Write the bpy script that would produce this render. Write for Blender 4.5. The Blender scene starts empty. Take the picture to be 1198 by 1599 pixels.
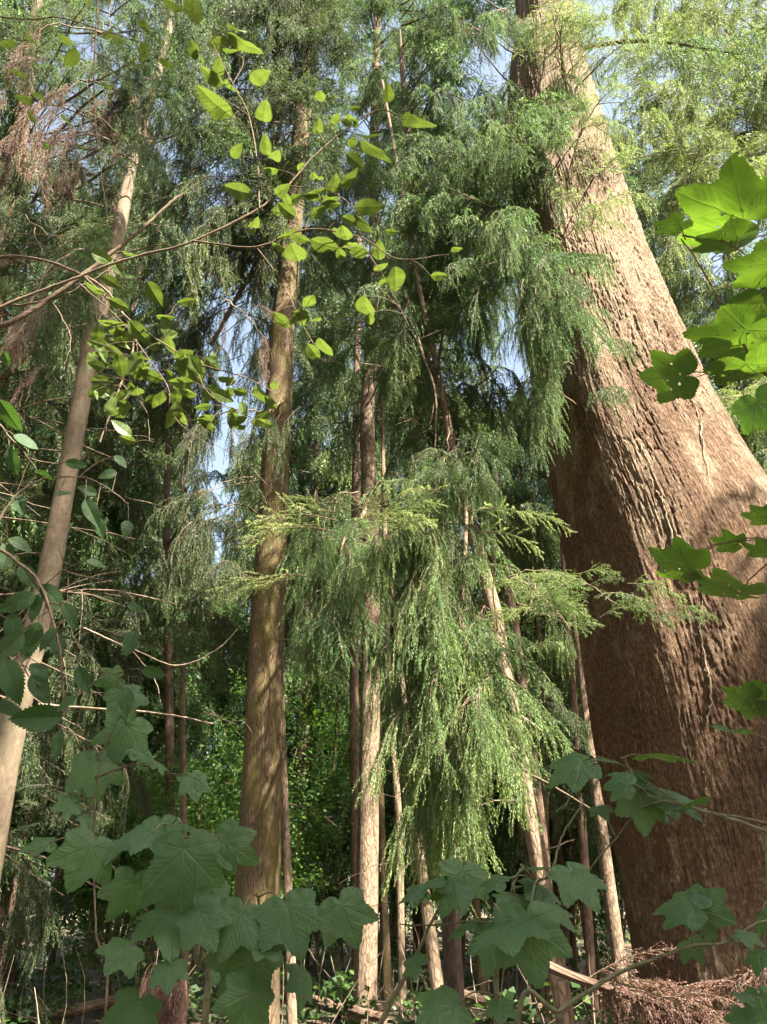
import bpy, math, random
import numpy as np

R = math.radians
rng = np.random.default_rng(11)
random.seed(11)
scene = bpy.context.scene
COL = scene.collection

# ------------------------------------------------------------------ camera model
F_PX, CX, CY, PITCH, CAMZ = 1200.0, 599.0, 799.5, R(27.0), 1.6
CP, SP = math.cos(PITCH), math.sin(PITCH)
CAM = np.array([0.0, 0.0, CAMZ])
AX_R, AX_U, AX_F = np.array([1.0, 0, 0]), np.array([0, -SP, CP]), np.array([0, CP, SP])

def ray(px, py):
    return AX_F + (px - CX) / F_PX * AX_R + (CY - py) / F_PX * AX_U

def P(px, py, Y):
    """point of the place that stands Y metres ahead, in the direction of a picture point"""
    d = ray(px, py)
    return CAM + d * (Y / d[1])

def depth_t(px, py, Y):
    return Y / ray(px, py)[1]

def proj(p):
    q = np.asarray(p) - CAM
    f = q @ AX_F
    return CX + F_PX * (q @ AX_R) / f, CY - F_PX * (q @ AX_U) / f

def inside(poly, x, y):
    c = False
    n = len(poly)
    for i in range(n):
        x1, y1 = poly[i]; x2, y2 = poly[(i + 1) % n]
        if (y1 > y) != (y2 > y) and x < (x2 - x1) * (y - y1) / (y2 - y1) + x1:
            c = not c
    return c

# ------------------------------------------------------------------ noise
def _hash(i, j, k, s):
    h = (i.astype(np.int64) * 374761393 + j.astype(np.int64) * 668265263 + k.astype(np.int64) * 2147483647 + s * 974711) & 0xffffffff
    h = ((h ^ (h >> 13)) * 1274126177) & 0xffffffff
    return ((h ^ (h >> 16)) & 0xffff) / 65535.0

def vnoise(x, y, z, s=0):
    i, j, k = np.floor(x), np.floor(y), np.floor(z)
    u, v, w = x - i, y - j, z - k
    u, v, w = u * u * (3 - 2 * u), v * v * (3 - 2 * v), w * w * (3 - 2 * w)
    r = 0
    for a in (0, 1):
        for b in (0, 1):
            for c in (0, 1):
                r = r + _hash(i + a, j + b, k + c, s) * (u if a else 1 - u) * (v if b else 1 - v) * (w if c else 1 - w)
    return r * 2 - 1

def unit(v):
    v = np.asarray(v, float)
    n = np.linalg.norm(v, axis=-1, keepdims=True)
    return v / np.maximum(n, 1e-9)

# ------------------------------------------------------------------ mesh + object helpers
def mesh(name, V, T, mats, mi=None, tint=None, tp=None, smooth=True):
    V = np.ascontiguousarray(V, np.float32); T = np.ascontiguousarray(T, np.int32)
    me = bpy.data.meshes.new(name)
    me.vertices.add(len(V)); me.vertices.foreach_set('co', V.ravel())
    me.loops.add(T.size); me.loops.foreach_set('vertex_index', T.ravel())
    me.polygons.add(len(T)); me.polygons.foreach_set('loop_start', np.arange(0, T.size, T.shape[1], dtype=np.int32))
    for m in mats: me.materials.append(m)
    if mi is not None: me.polygons.foreach_set('material_index', np.ascontiguousarray(mi, np.int32))
    if tint is not None:
        a = me.attributes.new('tint', 'FLOAT', 'POINT'); a.data.foreach_set('value', np.ascontiguousarray(tint, np.float32))
    if tp is not None:
        a = me.attributes.new('tp', 'FLOAT_VECTOR', 'POINT'); a.data.foreach_set('vector', np.ascontiguousarray(tp, np.float32).ravel())
    me.update(calc_edges=True)
    return me

def link(name, me, parent=None, loc=(0, 0, 0)):
    o = bpy.data.objects.new(name, me); COL.objects.link(o)
    o.location = loc
    if parent is not None: o.parent = parent
    return o

def tag(o, label=None, cat=None, group=None, kind=None):
    if label: o['label'] = label
    if cat: o['category'] = cat
    if group: o['group'] = group
    if kind: o['kind'] = kind
    return o

def thing(name, loc, label, cat, group=None):
    o = link(name, None, None, tuple(loc))
    o.empty_display_size = 0.2
    return tag(o, label, cat, group)

def base(o): return np.array(o.location)

class Geo:
    """collects triangles of one part"""
    def __init__(self): self.V, self.T, self.M, self.C, self.TP, self.n = [], [], [], [], [], 0
    def add(self, V, T, m=0, tint=0.5, tp=None):
        V = np.asarray(V, float); T = np.asarray(T, int)
        self.V.append(V); self.T.append(T + self.n); self.M.append(np.full(len(T), m))
        self.C.append(np.full(len(V), tint) if np.isscalar(tint) else tint)
        self.TP.append(np.zeros((len(V), 3)) if tp is None else tp)
        self.n += len(V)
        return self
    def arrays(self):
        return (np.concatenate(self.V), np.concatenate(self.T), np.concatenate(self.M), np.concatenate(self.C), np.concatenate(self.TP))
    def build(self, name, mats, parent=None, off=(0, 0, 0), objname=None):
        V, T, M, C, TP = self.arrays()
        me = mesh(name, V - np.asarray(off), T, mats, M, C, TP)
        return link(objname or name, me, parent)

def frames(Pn):
    T = np.gradient(Pn, axis=0); T = unit(T)
    ref = np.array([0, 0, 1.0]) if abs(T[:, 2]).mean() < 0.8 else np.array([0, 1.0, 0])
    A = unit(np.cross(T, ref)); B = np.cross(T, A)
    return T, A, B

def tube(pts, rad, sides=6):
    Pn = np.asarray(pts, float); n = len(Pn)
    rad = np.broadcast_to(np.asarray(rad, float), (n,))
    T, A, B = frames(Pn)
    th = np.arange(sides + 1) / sides * 2 * np.pi
    ring = Pn[:, None] + rad[:, None, None] * (np.cos(th)[None, :, None] * A[:, None] + np.sin(th)[None, :, None] * B[:, None])
    s = np.concatenate([[0], np.cumsum(np.linalg.norm(np.diff(Pn, axis=0), axis=1))])
    tp = np.zeros((n, sides + 1, 3)); tp[..., 0] = th[None] * np.maximum(rad[:, None], .004); tp[..., 1] = s[:, None]
    i, j = np.meshgrid(np.arange(n - 1), np.arange(sides), indexing='ij')
    a = i * (sides + 1) + j; b = a + 1; c = a + sides + 1; d = c + 1
    tris = np.stack([np.stack([a, b, d], -1), np.stack([a, d, c], -1)], 2).reshape(-1, 3)
    return ring.reshape(-1, 3), tris, tp.reshape(-1, 3)

def smooth_path(pts, n):
    pts = np.asarray(pts, float); m = len(pts)
    if m < 3:
        t = np.linspace(0, 1, n)[:, None]; return pts[0] * (1 - t) + pts[-1] * t
    ext = np.vstack([2 * pts[0] - pts[1], pts, 2 * pts[-1] - pts[-2]])
    u = np.linspace(0, m - 1, n); k = np.clip(u.astype(int), 0, m - 2); f = (u - k)[:, None]
    p0, p1, p2, p3 = ext[k], ext[k + 1], ext[k + 2], ext[k + 3]
    return 0.5 * (2 * p1 + (p2 - p0) * f + (2 * p0 - 5 * p1 + 4 * p2 - p3) * f ** 2 + (3 * p1 - p0 - 3 * p2 + p3) * f ** 3)

# ------------------------------------------------------------------ materials
class NT:
    def __init__(self, name):
        self.m = bpy.data.materials.new(name); self.m.use_nodes = True
        self.t = self.m.node_tree; self.t.nodes.clear()
    def n(self, typ, ins=None, **props):
        nd = self.t.nodes.new(typ)
        for k, v in props.items(): setattr(nd, k, v)
        for k, v in (ins or {}).items():
            s = nd.inputs[k]
            if isinstance(v, bpy.types.NodeSocket): self.t.links.new(v, s)
            else: s.default_value = v
        return nd
    def ramp(self, fac, stops):
        nd = self.n('ShaderNodeValToRGB', {'Fac': fac}); cr = nd.color_ramp
        while len(cr.elements) < len(stops): cr.elements.new(0.5)
        for e, (p, c) in zip(cr.elements, stops): e.position = p; e.color = (*c, 1)
        return nd.outputs['Color']
    def mix(self, a, b, f, mode='MIX'):
        nd = self.n('ShaderNodeMix', data_type='RGBA', blend_type=mode)
        for s, v in ((nd.inputs[0], f), (nd.inputs[6], a), (nd.inputs[7], b)):
            if isinstance(v, bpy.types.NodeSocket): self.t.links.new(v, s)
            else: s.default_value = v if not isinstance(v, tuple) else (*v, 1)
        return nd.outputs[2]
    def math(self, op, a, b=0.0):
        nd = self.n('ShaderNodeMath', operation=op)
        for s, v in ((nd.inputs[0], a), (nd.inputs[1], b)):
            if isinstance(v, bpy.types.NodeSocket): self.t.links.new(v, s)
            else: s.default_value = v
        return nd.outputs[0]
    def out(self, sh):
        o = self.n('ShaderNodeOutputMaterial'); self.t.links.new(sh, o.inputs['Surface']); return self.m
    def attr(self, name, o='Fac'): return self.n('ShaderNodeAttribute', attribute_name=name).outputs[o]
    def scaled(self, vec, s):
        return self.n('ShaderNodeMapping', {'Vector': vec, 'Scale': s}).outputs[0]
    def noise(self, vec, scale=1.0, detail=4.0, rough=0.55, dist=0.0):
        return self.n('ShaderNodeTexNoise', {'Vector': vec, 'Scale': scale, 'Detail': detail, 'Roughness': rough, 'Distortion': dist}).outputs['Fac']

def bark(name, dark, mid, light, fib=(34, 2.2), moss=None, moss_amt=0.0, bump=0.6, dist=0.02, patch=0.35, patchcol=None, crack_amt=0.28):
    k = NT(name)
    tp = k.attr('tp', 'Vector')
    wob = k.noise(tp, 3.0, 2.0)
    fibre = k.noise(k.scaled(tp, (fib[0], fib[1], 1)), 1.0, 6.0, 0.62, 0.6)
    fine = k.noise(k.scaled(tp, (fib[0] * 4, fib[1] * 6, 1)), 1.0, 4.0, 0.7, 0.3)
    big = k.noise(k.scaled(tp, (2.2, 0.8, 1)), 1.0, 4.0, 0.6)
    vor = k.n('ShaderNodeTexVoronoi', {'Vector': k.scaled(tp, (fib[0] * 0.55, fib[1] * 1.1, 1)), 'Scale': 1.0, 'Randomness': 1.0}, feature='DISTANCE_TO_EDGE').outputs['Distance']
    crack = k.n('ShaderNodeMapRange', {'Value': vor, 'From Min': 0.0, 'From Max': 0.16}).outputs[0]
    h = k.math('ADD', k.math('MULTIPLY', fibre, 1.0), k.math('MULTIPLY', fine, 0.45))
    h = k.math('ADD', h, k.math('ADD', k.math('MULTIPLY', crack, crack_amt), .28 - crack_amt))
    col = k.ramp(k.math('MULTIPLY', h, 0.62), [(0.30, dark), (0.52, mid), (0.74, light)])
    col = k.mix(col, patchcol or light, k.math('MULTIPLY', k.n('ShaderNodeMapRange', {'Value': big, 'From Min': 0.48, 'From Max': 0.68}).outputs[0], patch))
    if moss:
        mm = k.n('ShaderNodeMapRange', {'Value': k.noise(k.scaled(tp, (6, 1.6, 1)), 1.0, 5.0, 0.65), 'From Min': 0.42, 'From Max': 0.62}).outputs[0]
        col = k.mix(col, moss, k.math('MULTIPLY', mm, moss_amt))
    bmp = k.n('ShaderNodeBump', {'Height': h, 'Strength': bump, 'Distance': dist}).outputs[0]
    b = k.n('ShaderNodeBsdfPrincipled', {'Base Color': col, 'Roughness': 0.85, 'Specular IOR Level': 0.2, 'Normal': bmp})
    return k.out(b.outputs[0])

def giant_bark():
    k = NT('furrowed_red_bark')
    tp = k.attr('tp', 'Vector')
    sx = k.n('ShaderNodeSeparateXYZ', {0: tp})
    warp = k.n('ShaderNodeVectorMath', {0: tp, 1: k.n('ShaderNodeCombineXYZ', {'X': k.math('MULTIPLY', k.noise(tp, 5.0, 3.0), 0.05)}).outputs[0]}, operation='ADD').outputs[0]
    def ridge(sc, det, w):
        n_ = k.noise(k.scaled(warp, sc), 1.0, det, 0.6)
        return k.n('ShaderNodeMapRange', {'Value': k.math('ABSOLUTE', k.math('SUBTRACT', n_, 0.5)), 'From Min': 0.0, 'From Max': w}).outputs[0]
    f1, f2 = ridge((26, 2.6, 1), 6.0, .07), ridge((62, 9, 1), 5.0, .10)
    fib = k.noise(k.scaled(tp, (150, 12, 1)), 1.0, 4.0, .65)
    chip = k.noise(k.scaled(warp, (46, 24, 1)), 1.0, 5.0, .7)
    big = k.noise(k.scaled(tp, (2.6, .9, 1)), 1.0, 5.0, .62)
    mid = k.noise(k.scaled(tp, (9, 3, 1)), 1.0, 5.0, .65)
    h = k.math('ADD', k.math('ADD', k.math('MULTIPLY', f1, .42), k.math('MULTIPLY', f2, .38)), k.math('ADD', k.math('MULTIPLY', fib, .45), k.math('MULTIPLY', chip, .7)))
    red = k.ramp(k.math('ADD', k.math('MULTIPLY', chip, .5), k.math('MULTIPLY', fib, .5)), [(.36, (.055, .031, .017)), (.5, (.15, .09, .053)), (.64, (.29, .192, .122))])
    grey = k.ramp(k.math('ADD', k.math('MULTIPLY', chip, .5), k.math('MULTIPLY', fib, .5)), [(.36, (.095, .064, .037)), (.5, (.27, .198, .126)), (.64, (.48, .385, .27))])
    z = k.math('ADD', k.n('ShaderNodeMapRange', {'Value': sx.outputs[1], 'From Min': 3.5, 'From Max': 9.5}).outputs[0], k.math('MULTIPLY', k.math('SUBTRACT', k.math('ADD', big, mid), 1.0), 2.8))
    col = k.mix(red, grey, k.n('ShaderNodeMapRange', {'Value': z, 'From Min': .15, 'From Max': .8}).outputs[0])
    col = k.mix(col, (.13, .12, .045), k.math('MULTIPLY', k.n('ShaderNodeMapRange', {'Value': k.noise(k.scaled(tp, (4, 1.4, 1)), 1.0, 6.0, .7), 'From Min': .6, 'From Max': .72}).outputs[0], .35))
    bmp = k.n('ShaderNodeBump', {'Height': h, 'Strength': 1.0, 'Distance': .03}).outputs[0]
    return k.out(k.n('ShaderNodeBsdfPrincipled', {'Base Color': col, 'Roughness': .9, 'Specular IOR Level': .15, 'Normal': bmp}).outputs[0])

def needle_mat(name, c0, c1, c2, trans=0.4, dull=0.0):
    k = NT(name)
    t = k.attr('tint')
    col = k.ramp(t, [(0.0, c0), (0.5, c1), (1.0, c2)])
    oi = k.n('ShaderNodeObjectInfo').outputs['Random']
    hsv = k.n('ShaderNodeHueSaturation', {'Color': col, 'Hue': k.math('ADD', k.math('MULTIPLY', oi, 0.03), 0.485), 'Saturation': 1.0 - dull, 'Value': k.math('ADD', k.math('MULTIPLY', oi, 0.3), 0.85)}).outputs[0]
    d = k.n('ShaderNodeBsdfPrincipled', {'Base Color': hsv, 'Roughness': 0.5, 'Specular IOR Level': 0.35})
    tc = k.mix(hsv, (0.55, 0.75, 0.08), 0.35, 'MIX') if trans > 0.3 else hsv
    tr = k.n('ShaderNodeBsdfTranslucent', {'Color': k.mix(hsv, (1.35, 1.5, 0.85), 1.0, 'MULTIPLY')})
    return k.out(k.n('ShaderNodeMixShader', {0: trans, 1: d.outputs[0], 2: tr.outputs[0]}).outputs[0])

def leaf_mat(name, c0, c1, vein, tcol, trans=0.45, rough=0.42, veinamt=0.62, bstr=0.45):
    k = NT(name)
    v = k.attr('tint')                                  # 1 on a vein, 0 on the blade
    tp = k.attr('tp', 'Vector')
    oi = k.n('ShaderNodeObjectInfo').outputs['Random']
    nz = k.noise(tp, 6.0, 5.0, 0.6)
    sp = k.n('ShaderNodeMapRange', {'Value': k.noise(k.n('ShaderNodeVectorMath', {0: tp, 1: k.n('ShaderNodeCombineXYZ', {'X': k.math('MULTIPLY', oi, 50.0), 'Y': oi}).outputs[0]}, operation='ADD').outputs[0], 9.0, 3.0, 0.5), 'From Min': 0.71, 'From Max': 0.76}).outputs[0]
    col = k.mix(c0, c1, k.math('ADD', k.math('MULTIPLY', nz, 0.6), k.math('MULTIPLY', oi, 0.45)))
    col = k.mix(col, vein, k.math('MULTIPLY', v, veinamt))
    col = k.mix(col, (0.16, 0.12, 0.05), k.math('MULTIPLY', sp, 0.7))
    bmp = k.n('ShaderNodeBump', {'Height': k.math('ADD', k.math('MULTIPLY', v, -1.0), k.math('MULTIPLY', k.noise(tp, 40.0, 3.0), 0.4)), 'Strength': bstr, 'Distance': 0.004}).outputs[0]
    d = k.n('ShaderNodeBsdfPrincipled', {'Base Color': col, 'Roughness': rough, 'Specular IOR Level': 0.28, 'Normal': bmp})
    tc = k.mix(tcol, (0.14, 0.22, 0.02), k.math('MULTIPLY', v, 0.4))
    tc = k.mix(tc, k.mix(tcol, (0.55, 0.8, 0.6), 1.0, 'MULTIPLY'), nz)
    tr = k.n('ShaderNodeBsdfTranslucent', {'Color': tc, 'Normal': bmp})
    return k.out(k.n('ShaderNodeMixShader', {0: trans, 1: d.outputs[0], 2: tr.outputs[0]}).outputs[0])

M = {}
M['bark_red'] = giant_bark()
M['bark_moss'] = bark('mossy_bark', (0.03, 0.021, 0.013), (0.082, 0.055, 0.031), (0.20, 0.142, 0.082), (95, 7.0), moss=(0.12, 0.098, 0.028), moss_amt=0.7, bump=1.0, dist=0.018, patch=.2)
M['bark_smooth'] = bark('smooth_bark', (0.04, 0.028, 0.018), (0.105, 0.076, 0.05), (0.19, 0.145, 0.10), (30, 16.0), moss=(0.075, 0.08, 0.035), moss_amt=0.4, bump=0.5, dist=0.006, crack_amt=0.0)
M['bark_pale'] = bark('pale_flaky_bark', (0.042, 0.028, 0.018), (0.125, 0.086, 0.055), (0.27, 0.20, 0.135), (48, 7.0), bump=0.9, dist=0.014, patch=0.4)
M['bark_dark'] = bark('dark_bark', (0.03, 0.018, 0.012), (0.09, 0.056, 0.038), (0.18, 0.12, 0.08), (50, 4.0), bump=0.8, dist=0.014)
M['twig'] = bark('twig_bark', (0.045, 0.03, 0.02), (0.10, 0.07, 0.045), (0.2, 0.15, 0.10), (90, 30), bump=0.3, dist=0.002)
M['twig_green'] = bark('green_twig_bark', (0.08, 0.08, 0.035), (0.15, 0.14, 0.07), (0.26, 0.22, 0.13), (90, 30), bump=0.3, dist=0.002)
M['dead_wood'] = bark('dead_wood', (0.06, 0.045, 0.03), (0.16, 0.12, 0.08), (0.30, 0.24, 0.17), (70, 10), bump=0.5, dist=0.004)
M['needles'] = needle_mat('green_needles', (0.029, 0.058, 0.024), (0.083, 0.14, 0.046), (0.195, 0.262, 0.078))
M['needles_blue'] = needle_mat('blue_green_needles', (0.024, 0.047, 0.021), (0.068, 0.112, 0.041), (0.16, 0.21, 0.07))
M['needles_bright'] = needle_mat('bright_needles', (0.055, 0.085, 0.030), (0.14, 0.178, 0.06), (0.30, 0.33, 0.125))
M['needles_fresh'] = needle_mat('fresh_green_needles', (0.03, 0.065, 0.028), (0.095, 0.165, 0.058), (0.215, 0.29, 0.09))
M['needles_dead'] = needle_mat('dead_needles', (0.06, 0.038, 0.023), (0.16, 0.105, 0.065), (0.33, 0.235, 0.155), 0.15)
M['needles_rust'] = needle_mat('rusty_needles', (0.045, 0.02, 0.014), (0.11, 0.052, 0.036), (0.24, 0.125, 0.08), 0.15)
M['far_leaf'] = needle_mat('far_broad_leaves', (0.04, 0.08, 0.017), (0.085, 0.15, 0.03), (0.17, 0.25, 0.055), 0.45)
M['ground_leaf'] = needle_mat('undergrowth_leaves', (0.025, 0.05, 0.017), (0.055, 0.10, 0.03), (0.12, 0.19, 0.045), 0.4)
M['maple'] = leaf_mat('sycamore_leaf', (0.046, 0.092, 0.036), (0.078, 0.138, 0.056), (0.17, 0.215, 0.10), (0.20, 0.36, 0.03), 0.28)
M['maple_young'] = leaf_mat('young_sycamore_leaf', (0.06, 0.125, 0.03), (0.09, 0.17, 0.045), (0.15, 0.22, 0.07), (0.18, 0.28, 0.02), 0.32)
M['serrate'] = leaf_mat('toothed_leaf', (0.045, 0.08, 0.02), (0.10, 0.14, 0.03), (0.12, 0.165, 0.045), (0.19, 0.235, 0.035), 0.30, 0.4, .45, .2)

# ------------------------------------------------------------------ foliage templates
def cord_path(p0, d0, L, grav, n=7, wig=0.08):
    p = np.array(p0, float); d = unit(d0); pts = [p.copy()]
    st = L / (n - 1)
    for _ in range(n - 1):
        d = unit(d + np.array([0, 0, -grav]) + rng.normal(0, wig, 3))
        p = p + d * st; pts.append(p.copy())
    return np.array(pts)

def needles_on(path, spacing, ln, w, ang=0.62, start=0.0):
    seg = np.linalg.norm(np.diff(path, axis=0), axis=1); s = np.concatenate([[0], np.cumsum(seg)]); L = s[-1]
    t = np.arange(start * L, L, spacing); m = len(t)
    if m == 0: return np.zeros((0, 3)), np.zeros(0)
    pos = np.stack([np.interp(t, s, path[:, k]) for k in range(3)], 1)
    k = np.clip(np.searchsorted(s, t, side='right') - 1, 0, len(path) - 2)
    T = unit(path[k + 1] - path[k])
    A = unit(np.cross(T, np.array([0.31, 0.77, 0.55]))); B = np.cross(T, A)
    ph = np.arange(m) * np.pi + rng.uniform(0, 6.28) + rng.normal(0, .75, m)
    rad = np.cos(ph)[:, None] * A + np.sin(ph)[:, None] * B
    an = ang + rng.normal(0, .14, m)
    D = T * np.cos(an)[:, None] + rad * np.sin(an)[:, None]
    side = unit(np.cross(D, np.cross(D, T)) * .0 + np.cross(D, T) * rng.choice([-1, 1], m)[:, None] + rng.normal(0, .9, (m, 3)))
    side = unit(side - D * np.sum(side * D, 1)[:, None])
    f = t / L
    l = ln * (0.55 + 0.5 * np.sin(np.pi * np.clip(f * .85 + .15, 0, 1))) * rng.uniform(.75, 1.2, m)
    droop = np.array([0, 0, -1.0]) * (l * .12)[:, None]
    mid = pos + D * (l * .45)[:, None]; tip = pos + D * l[:, None] + droop
    V = np.stack([pos, mid - side * w / 2, tip, mid + side * w / 2], 1).reshape(-1, 3)
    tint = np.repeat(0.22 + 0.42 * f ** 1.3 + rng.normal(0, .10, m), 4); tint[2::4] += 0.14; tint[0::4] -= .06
    return V, tint

def quads(n):
    i = np.arange(n)[:, None] * 4
    return np.concatenate([i + np.array([0, 1, 2]), i + np.array([0, 2, 3])])

LOD = {'near': (0.0075, 0.028, 0.0070, 24, 1), 'mid': (0.0115, 0.036, 0.0098, 24, 1), 'far': (0.026, 0.062, 0.019, 20, 0)}

def make_frond(kind, lod):
    """one spray about a metre long, growing from the origin towards +X; returns verts, tris, material index, tint"""
    sp, ln, w, nc, fork = LOD[lod]
    g = Geo(); VV, CC = [], []
    if kind == 'rope' and lod == 'near': sp, ln, w = .0068, .031, .0062
    def cord(p0, d0, L, gr, tint, depth=0, ang=0.62):
        path = cord_path(p0, d0, L, gr)
        v, c = needles_on(path, sp, ln, w, ang); VV.append(v); CC.append(c + tint)
        if lod != 'far' and depth == 0:
            v2, t2, tp2 = tube(path[::2], np.linspace(.0028, .001, len(path[::2])), 3); g.add(v2, t2, 1, 0.3, tp2)
        if depth < 1:
            for _ in range(0 if kind == 'fan' else fork + (1 if rng.random() < .5 else 0) if fork else int(rng.random() < .5)):
                i = rng.integers(1, 5)
                dd = unit(path[i + 1] - path[i]) + rng.normal(0, .55, 3)
                cord(path[i], dd, L * rng.uniform(.3, .55), gr * .9, tint + rng.normal(.05, .06), 1, ang)
    if kind == 'rope':
        ax = cord_path((0, 0, 0), (.6, 0, -.5), 0.42, 0.34, 12, .05); gr, spread, nc = 0.55, 0.6, 9
    elif kind == 'fan':
        ax = cord_path((0, 0, 0), (1, 0, .30), 0.9, 0.075, 12, .02); gr, spread, nc = 0.05, .95, 17; sp, ln, w = (.0082, .033, .0095) if lod == 'near' else (sp, ln, w)
    elif kind == 'weep':
        ax = cord_path((0, 0, 0), (1, 0, .18), 0.95, 0.13, 12, .05); gr, spread = 0.34, 0.75
    elif kind == 'hang':
        ax = cord_path((0, 0, 0), (.75, 0, -.2), 0.95, 0.30, 12, .05); gr, spread = 0.42, 0.55
    else:                                                        # flat, spreading spray
        ax = cord_path((0, 0, 0), (1, 0, .28), 0.85, 0.055, 12, .03); gr, spread = 0.07, 0.8
    v2, t2, tp2 = tube(ax, np.linspace(.007, .0022, len(ax)), 4); g.add(v2, t2, 1, 0.3, tp2)
    for i in range(nc):
        f = 0.08 + 0.92 * (i + rng.uniform(0, .8)) / nc
        u = f * (len(ax) - 1); k = min(int(u), len(ax) - 2); p = ax[k] + (ax[k + 1] - ax[k]) * (u - k)
        T = unit(ax[k + 1] - ax[k]); sd = 1 if i % 2 else -1
        d = T * .65 + np.array([0, sd * spread, 0]) + rng.normal(0, .16, 3)
        if kind == 'fan': L = (0.36 * (1 - f) ** .6 + .08) * rng.uniform(.85, 1.1)
        elif kind == 'flat': L = (0.34 * (1 - f) ** .7 + .07) * rng.uniform(.8, 1.15)
        elif kind == 'weep': L = (0.20 + 0.26 * math.sin(math.pi * min(1, f * .9 + .12))) * rng.uniform(.65, 1.2)
        elif kind == 'rope': L = rng.uniform(.34, .72)
        else: L = (0.26 + 0.24 * math.sin(math.pi * min(1, f * .8 + .1))) * rng.uniform(.65, 1.25)
        cord(p, d, L, gr, rng.normal(0, .08))
    v, c = needles_on(ax[4:], sp, ln, w); VV.append(v); CC.append(c)
    V = np.concatenate(VV); C = np.concatenate(CC)
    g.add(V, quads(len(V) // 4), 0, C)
    return g.arrays()[:4]

FR = {}
for kd in ('weep', 'hang', 'flat', 'rope', 'fan'):
    for ld in ('near', 'mid', 'far'):
        FR[kd, ld] = [make_frond(kd, ld) for _ in range(5 if ld != 'near' else 6)]

def leafclump(n, size, rad, flat=0.5):
    """a loose clump of separate little pointed leaves"""
    c = rng.normal(0, 1, (n, 3)) * np.array([1, 1, flat]) * rad * .55
    d = unit(rng.normal(0, 1, (n, 3)) * np.array([1, 1, .35]) + np.array([0, 0, -.25]))
    nn = unit(rng.normal(0, .6, (n, 3)) + np.array([0, 0, 1])); s = unit(np.cross(d, nn))
    L = size * rng.uniform(.6, 1.3, n)[:, None]
    a, b, e, f = c, c + d * L * .45 + s * L * .32, c + d * L, c + d * L * .45 - s * L * .32
    V = np.stack([a, b, e, f], 1).reshape(-1, 3)
    i = np.arange(n)[:, None] * 4
    T = np.concatenate([i + np.array([0, 1, 2]), i + np.array([0, 2, 3])])
    return V, T, np.zeros(len(T), int), np.repeat(rng.normal(.45, .17, n), 4)
CL = {'fine': [leafclump(90, .065, .42) for _ in range(6)], 'coarse': [leafclump(110, .095, .7) for _ in range(5)],
      'ground': [leafclump(38, .10, .22, .45) for _ in range(6)]}

def rotz(a):
    c, s = np.cos(a), np.sin(a); z = np.zeros_like(a); o = np.ones_like(a)
    return np.stack([np.stack([c, -s, z], -1), np.stack([s, c, z], -1), np.stack([z, z, o], -1)], -2)
def roty(a):
    c, s = np.cos(a), np.sin(a); z = np.zeros_like(a); o = np.ones_like(a)
    return np.stack([np.stack([c, z, s], -1), np.stack([z, o, z], -1), np.stack([-s, z, c], -1)], -2)

def compose(g, templates, loc, az, pitch, scale, dt, mat=0):
    """adds copies of the templates to one part (numpy); material slots: needles = mat, twig = 1"""
    loc = np.asarray(loc, float).reshape(-1, 3); k = len(loc)
    if k == 0: return
    az, pitch, scale, dt = (np.broadcast_to(np.asarray(x, float), (k,)) for x in (az, pitch, scale, dt))
    pick = rng.integers(0, len(templates), k)
    Mx = rotz(az) @ roty(pitch) * scale[:, None, None]
    for q, (V, T, MI, C) in enumerate(templates):
        s = np.nonzero(pick == q)[0]
        if len(s) == 0: continue
        W = np.einsum('kij,nj->kni', Mx[s], V) + loc[s][:, None]
        n = len(V)
        TT = (T[None] + (np.arange(len(s)) * n)[:, None, None]).reshape(-1, 3)
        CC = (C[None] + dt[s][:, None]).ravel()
        mi = np.tile(np.where(MI == 0, mat, MI), len(s))
        g.V.append(W.reshape(-1, 3)); g.T.append(TT + g.n); g.M.append(mi); g.C.append(CC); g.TP.append(np.tile(V * .5, (len(s), 1)))
        g.n += n * len(s)

def fill(g, poly, n, Y0, Y1, trunk, lod, kinds=('weep', 'hang', 'flat'), scale=(0.7, 1.15), tint=0.0, per=6, mat=0, limb_r=0.016, reach=3.2, face=0.35, bare=0.12):
    """limbs grow from the trunk into a region of the tree's crown and carry sprays; trunk = function z -> axis point"""
    xs = [p[0] for p in poly]; ys = [p[1] for p in poly]
    done = 0; tries = 0
    while done < n and tries < n * 6:
        tries += 1
        px, py = rng.uniform(min(xs), max(xs)), rng.uniform(min(ys), max(ys))
        if not inside(poly, px, py): continue
        Y = rng.uniform(Y0, Y1); E = P(px, py, Y)
        S = trunk(E[2] + rng.uniform(-.2, 1.1))
        hv = E - S; L = np.linalg.norm(hv)
        if L > reach: S = E - hv / L * reach + np.array([0, 0, .25]); L = reach
        mid = (S + E) / 2 + np.array([rng.normal(0, .1), rng.normal(0, .1), .10 * L + rng.normal(0, .05)])
        path = smooth_path([S, mid, E], 9)
        r0 = limb_r * (0.5 + L / 3.5)
        v, t, tp = tube(path + rng.normal(0, .012, path.shape), np.linspace(r0, r0 * .25, 9), 5); g.add(v, t, 1, .3, tp)
        if rng.random() < bare: done += 1; continue
        locs, azs = [], []
        daz = math.atan2(hv[1], hv[0])
        for _ in range(per):
            f = rng.uniform(.35, 1.0) ** .7
            u = f * 8; k = min(int(u), 7); p = path[k] + (path[k + 1] - path[k]) * (u - k)
            x, y = proj(p)
            if not inside(poly, x, y): p = E + rng.normal(0, .22, 3)
            locs.append(p); azs.append(daz + rng.normal(0, 1.0))
        m = len(locs); done += m
        kd = kinds[rng.integers(0, len(kinds))]
        compose(g, FR[kd, lod], locs, azs, rng.normal(0.05, .22, m), rng.uniform(*scale, m), tint + rng.normal(0, .09) + rng.normal(0, .06, m), mat)

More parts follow.
